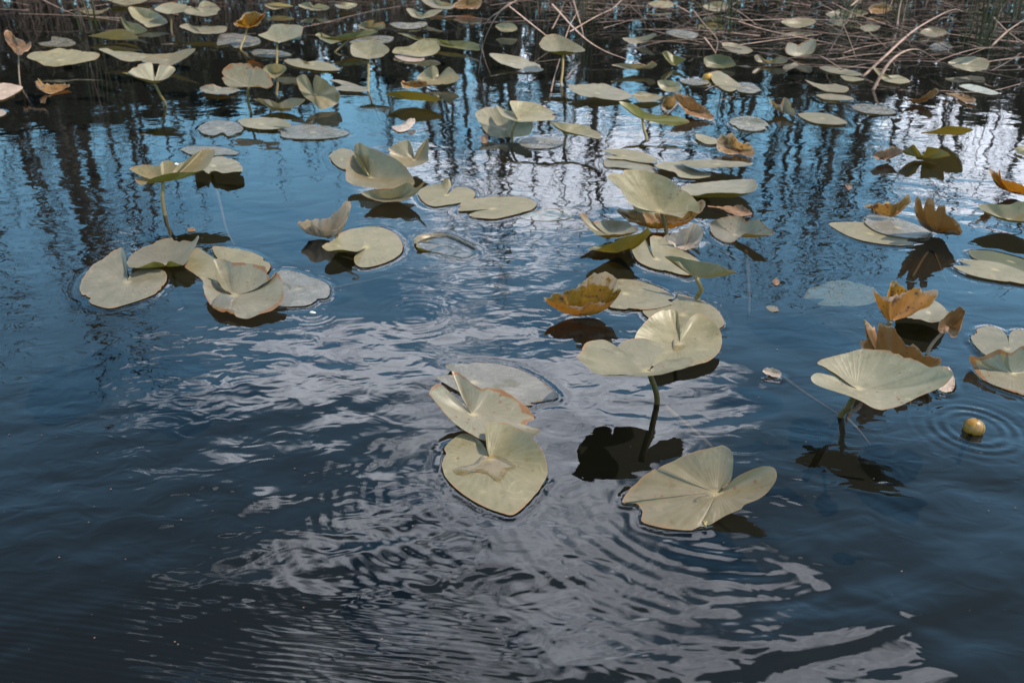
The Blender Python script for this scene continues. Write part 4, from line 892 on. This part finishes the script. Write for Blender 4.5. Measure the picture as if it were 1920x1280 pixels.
# (pixel column, distance, elevation of its top in degrees, kind)
TREES = [(-60, 13, 27, 0), (60, 15, 26.5, 1), (125, 12, 29, 2), (172, 12.5, 28.5, 2), (205, 14, 27, 0), (255, 16, 24, 3), (300, 15, 25.5, 1),
         (350, 17, 22, 3), (420, 18, 19, 4), (520, 17, 19.5, 3), (600, 19, 18, 4), (700, 17, 19, 1), (760, 18, 20, 3),
         (815, 15, 23, 1), (850, 14, 24.5, 4), (905, 15, 24, 3), (950, 13, 27.5, 4), (1000, 16, 22.5, 1), (1060, 15, 24, 3), (1110, 14, 25, 4),
         (1160, 17, 22, 0), (1215, 15, 24, 3), (1280, 17, 22, 4), (1340, 15, 23, 1), (1385, 14, 25, 3), (1430, 15, 25.5, 4), (1470, 13, 27, 1),
         (1510, 14, 24, 0), (1560, 13, 25, 2), (1600, 15, 24.5, 4), (1650, 14, 25.5, 1), (1700, 16, 22, 3), (1740, 17, 21, 4), (1790, 15, 20, 3),
         (1850, 16, 19, 1), (1900, 17, 20, 4), (1960, 15, 23, 0), (2050, 14, 25, 1), (-160, 14, 27, 2), (-260, 15, 26, 0), (2150, 15, 24, 2),
         (1530, 19, 21, 0), (1450, 20, 20, 2), (1100, 20, 19, 2), (1230, 20, 19, 0), (880, 20, 20, 2), (30, 18, 22, 2), (320, 20, 19, 2), (1600, 20, 20, 2),
         (90, 14.5, 25.0, 4), (150, 13.2, 28.0, 0), (185, 13.6, 26.0, 1), (228, 15.0, 25.5, 3), (280, 14.6, 24.0, 4), (-20, 14.0, 25.0, 3), (-110, 14.0, 26.0, 1), (380, 16.0, 20.0, 1), (470, 18.0, 19.0, 0), (560, 18.0, 19.0, 2), (650, 17.5, 19.0, 0), (735, 17.0, 20.5, 4), (785, 16.0, 22.0, 2), (835, 15.0, 23.0, 0), (870, 14.0, 25.5, 1), (925, 14.6, 25.0, 0), (975, 14.0, 24.0, 2), (1030, 14.5, 24.0, 0), (1085, 15.0, 24.5, 2), (1135, 14.5, 23.0, 1), (1190, 15.5, 23.0, 3), (1250, 15.0, 22.0, 1), (1310, 16.0, 23.0, 0), (1362, 15.0, 25.0, 4), (1408, 13.6, 26.5, 0), (1450, 14.4, 26.0, 3), (1490, 14.0, 26.0, 4), (1535, 13.5, 25.0, 1), (1580, 14.5, 26.0, 3), (1625, 14.0, 25.0, 2), (1675, 15.0, 23.5, 0), (1720, 15.5, 22.0, 1), (1765, 15.0, 21.5, 0), (1820, 15.5, 20.0, 3), (1875, 16.0, 20.0, 0), (1930, 16.0, 21.0, 4)]
for (tx, td, te, tk) in TREES:
    plant_tree(px_az(tx), td, te, tk)


# dark evergreen shrubs on the bank
def shrub_mesh(seed, n, sz):
    rd = random.Random(seed); V, F = [], []
    for i in range(n):
        a = rd.uniform(0, 2 * math.pi); zf = rd.random() ** .8
        rr = (1 - zf) ** .6 * (rd.random() ** .35) * .85 * (1 + .35 * math.sin(a * 3 + seed) + .2 * math.sin(zf * 9))
        c = Vector((math.cos(a) * rr, math.sin(a) * rr, .05 + zf * 2.1))
        d1 = Vector((rd.gauss(0, 1), rd.gauss(0, 1), rd.gauss(0, .6))).normalized()
        d2 = d1.cross(Vector((rd.gauss(0, 1), rd.gauss(0, 1), rd.gauss(0, 1)))).normalized()
        s = sz * rd.uniform(.5, 1.3); k = len(V)
        V += [c - d1 * s, c + d2 * s * .35, c + d1 * s, c - d2 * s * .35]; F.append((k, k + 1, k + 2, k + 3))
    return V, F


sh_protos = []
for s_ in range(3):
    V, F = shrub_mesh(s_ + 3, 3400, .085)
    f_ = obj('foliage', V, F, M_DARKLEAF, smooth=False)
    V, F = tube([(0, 0, -.2), (.03, .02, .7), (0, .03, 1.6)], [.05, .035, .012], 6)
    g_ = obj('stem', V, F, M_BARK)
    sh_protos.append([f_, g_, False])
SHRUBS = [(-170, 10.1, 0.59), (-90, 9.6, 0.53), (-10, 9.9, 0.57), (60, 9.5, 0.52), (130, 9.8, 0.55), (200, 9.4, 0.50), (270, 9.7, 0.54), (340, 9.4, 0.50), (410, 9.9, 0.57),
          (480, 9.6, 0.53), (560, 10.0, 0.58), (650, 10.2, 0.55), (740, 10.5, 0.58), (830, 10.8, 0.62), (930, 11.1, 0.65), (1030, 11.0, 0.64), (1130, 10.8, 0.62), (1230, 10.6, 0.59), (1320, 10.4, 0.57),
          (1400, 10.4, 0.57), (1480, 10.2, 0.55), (1560, 10.7, 0.60), (1650, 11.0, 0.64), (1750, 11.2, 0.66), (1850, 11.2, 0.66), (1950, 10.6, 0.59), (2060, 10.4, 0.57), (2160, 10.2, 0.55)]
for i, (tx, td, sc_) in enumerate(SHRUBS):
    P = sh_protos[i % 3]; az_ = px_az(tx, 120)
    root = empty('evergreen_shrub', (td * math.sin(az_), td * math.cos(az_), .3))
    root.scale = (sc_ * .95, sc_ * .95, sc_); root.rotation_euler = (0, 0, random.uniform(0, 6))
    tag(root, 'dark dense evergreen shrub on the far bank, reflected as the black band beyond the pads', 'shrub', 'evergreen shrubs on the far bank')
    if not P[2]:
        a, c = P[0], P[1]; P[2] = True
    else:
        a, c = P[0].copy(), P[1].copy(); COL.objects.link(a); COL.objects.link(c)
    a.parent = root; c.parent = root


# ------------------------------------------------------------------ reeds
def reed(name, pxpts, width, mat, label, group, cat='reed', flat=.3, dflt=0.0):
    P = [at(x, y, h / 100) for x, y, h in parse_pts(pxpts, dflt)]
    path = smooth_path(P, 6); org = path[0].copy(); n = len(path)
    V, F = tube([p - org for p in path], [width * (1 - .75 * (i / n) ** 2) for i in range(n)], 6, flat)
    o = obj(name, V, F, mat, None, org); tag(o, label, cat, group)
    return o


DR = 'dead reeds fallen over the water'
REEDS = [
    ('970,8,34 958,6,35 935,25,31 915,60,22 905,90,12 897,138,0', .0105, 'thick pale dead reed arched like a hook, outer one of the hooked pair'),
    ('1000,-30,38 968,0,33 940,20,29 922,32,26 908,50,20 904,85,9 910,115,4 922,145,-1', .0075, 'thinner bent dead reed hooked over inside the thick pale arched one'),
    ('955,12,18 975,28,15 1000,48,10 1024,67,5 1040,80,2', .0085, 'straight brownish dead reed sloping down right to the pale hooded pad'),
    ('1035,8,17 1055,30,14 1075,52,11 1100,75,8 1130,94,5 1165,108,3 1215,124,1', .0095, 'long pale dead reed slanting down right over the thin raised pad'),
    ('80,0,10 105,12,8 145,30,5', .007, 'pink dead reed leaning in from the top left corner'),
    ('147,29,5 180,33,4.5 225,39,4', .0075, 'broken pink reed end lying level, pointing at the small curled pad at upper left'),
    ('560,52,2 600,45,3 680,25,5 750,12,7 800,5,9', .0065, 'pinkish dead reed lying across the pads at the top left of centre'),
    ('583,46,3 620,42,3.6 645,39,4', .0045, 'short white reed splinter beside the pinkish dead reed'),
    ('410,70,2 440,66,2 480,63,2.4', .0055, 'pale reed piece under the orange hooded pad'),
    ('1075,0,14 1082,25,10 1090,50,6 1095,72,1', .0075, 'upright pinkish dead reed right of centre at the top edge'),
    ('1068,60,3 1085,50,3.6 1120,30,5 1150,15,7 1170,-5,9', .009, 'pale dead reed rising right towards the top edge, above the thin raised pad'),
    ('1035,55,2 1048,30,6 1058,5,12', .0065, 'short leaning reed left of the rush tuft at the top centre'),
    ('1060,72,3 1070,45,7 1085,20,11', .0045, 'reddish thin reed rising from the pale hooded pad'),
    ('1385,40,12 1430,55,9 1500,70,7 1550,80,5 1605,93,3', .008, 'long golden brown reed slanting down right above the cupped dark pad'),
    ('1360,32,11 1400,38,10 1480,36,9.5 1560,38,9 1605,42,8 1640,70,4 1665,92,0', .0065, 'long thin dead reed bent sharply down at its right end'),
    ('1617,145,0 1660,105,7 1710,60,14 1760,30,20 1790,18,23 1805,22,22', .011, 'thick brown dead reed rising diagonally to the right to a drooping tip'),
    ('1637,170,0 1650,145,5 1670,115,11 1695,97,14 1720,93,14 1745,105,11 1762,118,7', .0105, 'arching brown reed bowed like a bridge right of the thick diagonal one'),
    ('1750,118,4 1790,103,8 1830,92,10 1860,90,10 1864,94,9', .0095, 'tan reed curving over the pale wide pad at far right'),
    ('1528,107,6 1540,106,7 1560,118,5 1590,136,1', .006, 'pale grey reed arching down to the thin flat pad'),
    ('1860,86,9 1890,58,14 1925,35,18', .009, 'pinkish reed leaving the photo at the right edge'),
    ('1862,32,14 1890,60,9 1930,88,5', .0075, 'olive reed crossing the pinkish reed at the right edge'),
    ('1820,88,4 1870,90,4 1930,90,4', .005, 'level tan reed at the right edge below the crossing reeds'),
    ('1330,62,9 1345,66,8 1400,82,5', .006, 'short pale reed left of the long golden brown one'),
    ('1320,70,7 1332,85,4 1342,100,1', .007, 'short thick pinkish reed stub pointing down right, upper right of centre'),
    ('1300,20,14 1320,45,9 1345,75,5 1340,105,0', .007, 'leaning dead reed ending by the olive brown domed pad'),
    ('1355,22,12 1380,5,16 1400,-10,19', .008, 'pale thick reed end leaving through the top edge right of centre'),
    ('1595,12,14 1615,-5,18 1635,-20,20', .011, 'thick pinkish reed stump at the top edge, right part', ),
    ('1560,5,12 1600,25,10 1650,42,8 1700,60,6', .007, 'brown reed slanting down right to the base of the thick diagonal one'),
    ('1760,170,.3 1850,172,1 1930,152,3', .0045, 'thin pale straw floating out of the right edge by the lilac grey pad'),
    ('1580,100,1 1620,88,2 1700,75,3', .0055, 'greyish reed lying level across the middle of the right reed tangle'),
    ('1560,112,.5 1620,103,1 1690,98,1.4', .0055, 'second greyish reed lying level just below the first in the tangle'),
    ('1250,215,.4 1275,190,1 1290,178,2', .004, 'short twig poking up behind the ribbed brown pad'),
    ('1030,190,-1 1038,150,1 1050,110,3', .006, 'faded pink reed standing left of the stalk of the hooded pad'),
    ('1062,148,0 1075,130,2 1088,118,4', .005, 'short brownish twig slanting right of the hooded pad stalk'),
    ('1005,117,.4 1050,112,1 1090,118,.6', .0035, 'thin grey straw floating behind the hooded pad stalk'),
    ('1322,170,.6 1350,160,1 1410,170,.6', .004, 'reddish twig floating beneath the pad holding the yellow bud'),
    ('1330,190,.4 1350,188,1 1385,178,1', .003, 'fine yellowish straw floating right of the ribbed brown pad'),
]
for r_ in REEDS:
    reed('dead_reed', r_[0], r_[1] * .72, M_REED, r_[2], DR)

# the tangle of fallen reeds at the far edge
for i in range(285):
    right = random.random() < .77
    x = random.uniform(1020, 1960) if right else random.uniform(-40, 1000)
    ymax = 60 + 75 * max(0, min(1, (x - 1150) / 400)) if right else 38
    y = random.uniform(-70, ymax) if right else random.uniform(-60, ymax)
    p0 = at(x, y, random.uniform(-.01, .05))
    a = random.gauss(0, .55) + (0 if random.random() < .75 else 1.2)
    L = random.uniform(.18, .75); dirv = Vector((math.cos(a) * random.choice((-1, 1)), math.sin(a) * .8, 0))
    rise = random.uniform(0, .06) if random.random() < .75 else random.uniform(.10, .30)
    bw = random.gauss(0, .05); rp = random.uniform(1.0, 1.9)
    P = [p0 + dirv * L * t + Vector((-dirv.y, dirv.x, 0)) * bw * L * math.sin(3.1 * t) + Vector((0, 0, rise * math.sin(t * rp))) for t in (0, .3, .62, 1)]
    path = smooth_path(P, 3); wdr = random.choice((.0022, .003, .0036, .0048, .0066))
    V, F = tube([p - p0 for p in path], [wdr * (1 - .6 * k / len(path)) for k in range(len(path))], 4, .5)
    old = random.random() < .6
    o = obj('fallen_reed', V, F, M_REED2 if old else M_REED, None, p0)
    where = ('at the far left', 'left of centre', 'right of centre', 'in the right tangle', 'at the far right')[min(4, max(0, int(x // 384)))]
    tag(o, '%s reed %s %s, %s' % ('dark rotten' if old else 'pinkish dead', 'rising clear of' if rise > .09 else 'lying flat in', 'the shallows' if y > 30 else 'water at the top edge', where), 'reed', 'tangled reed stems at the pond edge')

# finer thatch and litter between them, too much to count
V, F = [], []
for i in range(3000):
    right = random.random() < .72
    x = random.uniform(1000, 2000) if right else random.uniform(-60, 1000)
    ymax = 30 + 70 * max(0, min(1, (x - 1150) / 400)) if right else 8
    p0 = at(x, -90 + (ymax + 90) * random.random() ** 1.5 + 12 * math.sin(x * .03) * right, random.uniform(-.01, .03))
    a = random.uniform(0, 6.28); L = random.uniform(.04, .22); r_ = random.uniform(.0008, .0022)
    d = Vector((math.cos(a), math.sin(a) * .6, random.gauss(.05, .15)))
    v, f = tube([p0, p0 + d * L * .5 + Vector((0, 0, .01)), p0 + d * L], [r_, r_, r_ * .4], 3, .7)
    k = len(V); V += v; F += [tuple(q_ + k for q_ in g_) for g_ in f]
tag(obj('reed_litter', V, F, M_REED), 'fine broken reed litter matted in the shallows along the far edge', 'reed litter', kind='stuff')

# dry standing reeds and grass behind, on the bank
V, F = [], []
for i in range(4200):
    a = random.uniform(-.62, .62); dd = random.uniform(8.2, 10.4)
    p0 = Vector((dd * math.sin(a), dd * math.cos(a), -.03))
    hgt = random.uniform(.2, .85) * (1.0 if a < -.1 else .6)
    d = Vector((random.gauss(0, .16), random.gauss(0, .16), 1))
    v, f = tube([p0, p0 + d * hgt * .55, p0 + d * hgt + Vector((random.gauss(0, .10), random.gauss(0, .08), -.03))], [.004, .003, .0008], 3, .5, False)
    k = len(V); V += v; F += [tuple(q_ + k for q_ in g_) for g_ in f]
tag(obj('bank_grass', V, F, M_REED2), 'dry standing grass and sedge along the far bank', 'grass', kind='stuff')

# green rush tufts standing in the shallows
RUSH = [(1100, 42, 20, 'green rush tuft at the top edge, nearest to the middle of the photo'),
        (1352, 62, 16, 'dark green rush tuft left of the long golden brown reed'),
        (1590, 50, 14, 'rush tuft with a few thin upright stems behind the pale scalloped pad'),
        (1685, 40, 18, 'green rush tuft between the thick reed stump and the diagonal reed'),
        (1838, 92, 24, 'largest rush tuft, at far right behind the pale wide pad'),
        (1900, 40, 14, 'rush tuft in the top right corner'),
        (1010, 30, 12, 'small rush tuft behind the straight brownish dead reed'),
        (1460, 14, 12, 'small rush tuft at the top edge above the pale scalloped pad'),
        (165, 60, 9, 'sparse rush tuft by the broken pink reed at upper left'),
        (700, -5, 10, 'sparse rush tuft at the top edge above the ribbon like olive pad')]
for (rx, ry, nb, lab) in RUSH:
    base = at(rx, ry, 0); root = empty('rush_tuft', base); tag(root, lab, 'rush', 'green rush tufts')
    for k in range(nb):
        o0 = Vector((random.gauss(0, .05), random.gauss(0, .04), -.05)); hgt = random.uniform(.35, .85)
        d = Vector((random.gauss(0, .16), random.gauss(0, .12), 1))
        P = [o0, o0 + d * hgt * .5, o0 + d * hgt + Vector((d.x * .25, d.y * .25, -.02))]
        path = smooth_path(P, 3)
        V, F = tube(path, [.0042 * (1 - .8 * q_ / len(path)) for q_ in range(len(path))], 4, .6)
        obj('blade', V, F, M_RUSH if random.random() < .8 else M_REED2, root)

# ------------------------------------------------------------------ buds, sunken stalks and small scraps
def bud(px, py, rad, label, tilt=(.0, .0)):
    c = at(px, py, rad * .35)
    root = empty('flower_bud', c); root.rotation_euler = (tilt[0], tilt[1], 0)
    tag(root, label, 'flower bud', 'yellow water lily buds')
    def ball(r, squash, a0, a1, ph0, ph1, nu, nv, open_=0.0):
        V, F = [], []
        for j in range(nv + 1):
            ph = ph0 + (ph1 - ph0) * j / nv
            for i in range(nu + 1):
                s = i / nu
                w_ = math.sin(math.pi * min(1, (1 - j / nv) * 1.15 + .08)) ** .35 if open_ else 1
                th = a0 + (a1 - a0) * (.5 + (s - .5) * w_)
                rr = r * (1 + open_ * .06 * (j / nv) ** 3)
                V.append((rr * math.cos(ph) * math.cos(th), rr * math.cos(ph) * math.sin(th), rr * math.sin(ph) * squash))
        for j in range(nv):
            for i in range(nu):
                k = j * (nu + 1) + i
                F.append((k, k + 1, k + nu + 2, k + nu + 1))
        return V, F
    V, F = ball(rad * .93, .88, 0, 2 * math.pi, -R(89), R(89), 24, 14)
    obj('bud_core', V, F, M_BUD, root)
    for k in range(5):
        a0 = k * 2 * math.pi / 5 + .3
        V, F = ball(rad * (1.0 + .05 * ((k * 2) % 5) / 4), .94, a0 - .2, a0 + 1.35, -R(80), R(74 + 5 * (k % 2)), 10, 10, 1.0)
        obj('petal', V, F, M_SEPAL if k in (1, 4) else M_BUD, root)
    V, F = tube([(0, 0, -rad * .8), (.004, .01, -.05), (.012, .015, -.08)], [.005, .005, .004], 8)
    obj('stalk', V, F, M_STALK, root)
    return root


bud(1826, 802, .0190, 'round yellow bud floating in ripple rings at the right edge of the pond', (R(-14), R(18)))
bud(1327, 146, .0230, 'small golden bud resting by pale pads at upper right', (R(10), R(-15)))

SUNK = [('1398,470,-3 1402,520,-4 1404,580,-6 1400,600,-9', .006, 'pale drowned stalk standing below the cream pad with rolled back'),
        ('1468,708,-.5 1510,738,-1 1570,776,-1.4', .0050, 'pale thin drowned stalk between the tiny pink scrap and the big fan shaped pad'),
        ('1588,785,-2 1610,808,-4 1632,835,-7', .0045, 'faint pale drowned stalk running down right from the big clean stalked pad'),
        ('1244,762,-2 1290,800,-5 1330,835,-8 1360,870,-11', .0075, 'faint drowned stalk running down right from the large curled front pad'),
        ('398,330,-1.5 412,380,-3 424,430,-6 440,460,-9', .0055, 'pale drowned stalk below the pad with two raised front lobes'),
        ('1710,520,-3 1745,470,-2 1770,520,-4 1790,560,-6', .0035, 'thin drowned stalk curving below the brown boat shaped pad'),
        ('1735,662,-1 1722,690,-4 1700,780,-9', .0060, 'drowned lower end of a pink stalk under the withered pads at right'),
        ('620,540,-2 680,528,-2 745,513,-1', .0028, 'thin white drowned straw right of the nibbled wet pad'),
        ('1315,445,-2 1350,470,-2 1410,500,-4', .0035, 'thin drowned straw right of the crumpled pinkish brown pad')]
for s_, w_, lab in SUNK:
    reed('sunken_stalk', s_, w_, M_PALE, lab, 'drowned stalks', 'stalk', .9)

SCRAPS = [('b', '908,252,2 915,256,2 914,266,.4 904,268,.3 901,258,1', 'tiny dark red bud like scrap left of the broad leaning pad'),
          ('p', '735,238,.4 752,234,.6 765,224,3 778,222,3 776,234,1 760,246,.3 745,247,.3', 'pink torn leaf scrap adrift above the shell shaped pad'),
          ('b', '1585,347,.3 1592,345,1 1598,352,.3 1590,356,.2', 'tiny reddish leaf fleck in dark reflections right of centre'),
          ('b', '1448,528,.2 1456,522,.6 1462,530,.3 1455,535,.2', 'tiny reddish fleck right of the drooping olive pad'),
          ('h', '1436,575,.2 1452,573,.6 1460,582,.4 1446,584,.2', 'tiny pink fleck above the tiny curled scrap'),
          ('b', '352,429,.2 362,427,.2 366,432,.2 355,434,.2', 'faint pink speck left of the flat hidden pad')]
for i, (mk, rs, lab) in enumerate(SCRAPS):
    P = [at(x, y, h / 100) for x, y, h in parse_pts(rs, .3)]
    c = sum(P, Vector()) / len(P)
    o, _ = pad_blade('leaf_scrap', LM[mk], c, 1.5, P, None, c, 400 + i, 1.5); o.location = c
    tag(o, lab, 'leaf scrap', 'floating leaf scraps')
# a white fleck in the little drop rings, and one caught on the upturned stalked pad
for (x, y, h, lab) in ((586, 586, .15, 'tiny white fleck floating in small rings by the nibbled wet pad'),
                       (331, 308, 12.6, 'tiny white fleck caught on the rim of the long upturned stalked pad')):
    c = at(x, y, h / 100); V, F = [], []
    for j in range(5):
        for i in range(8):
            a = i * math.pi / 4; ph = -1.3 + 2.6 * j / 4
            r_ = .0055 * math.cos(ph) * (1 + .3 * math.sin(a * 2 + j))
            V.append((r_ * 1.3 * math.cos(a), r_ * math.sin(a), .0035 * math.sin(ph)))
    F = [(j * 8 + i, j * 8 + (i + 1) % 8, (j + 1) * 8 + (i + 1) % 8, (j + 1) * 8 + i) for j in range(4) for i in range(8)]
    F += [tuple(range(8))[::-1], tuple(range(32, 40))]
    tag(obj('white_fleck', V, F, M_FLUFF, None, c), lab, 'fleck', 'white flecks')

# specks of pollen and seed fluff on the water, too small and many to count
V, F = [], []
for i in range(170):
    c = at(random.uniform(-60, 1980), random.uniform(230, 1300), .0012); r_ = random.uniform(.0004, .0012); k = len(V)
    a0 = random.uniform(0, 6)
    V += [c + Vector((math.cos(a0 + q_ * 1.2566) * r_ * 1.4, math.sin(a0 + q_ * 1.2566) * r_, 0)) for q_ in range(5)] + [c + Vector((0, 0, r_ * .8))]
    F += [(k + q_, k + (q_ + 1) % 5, k + 5) for q_ in range(5)]
tag(obj('pollen_specks', V, F, M_REED), 'tiny specks of pollen and seed scattered over the pond surface', 'pollen', kind='stuff')
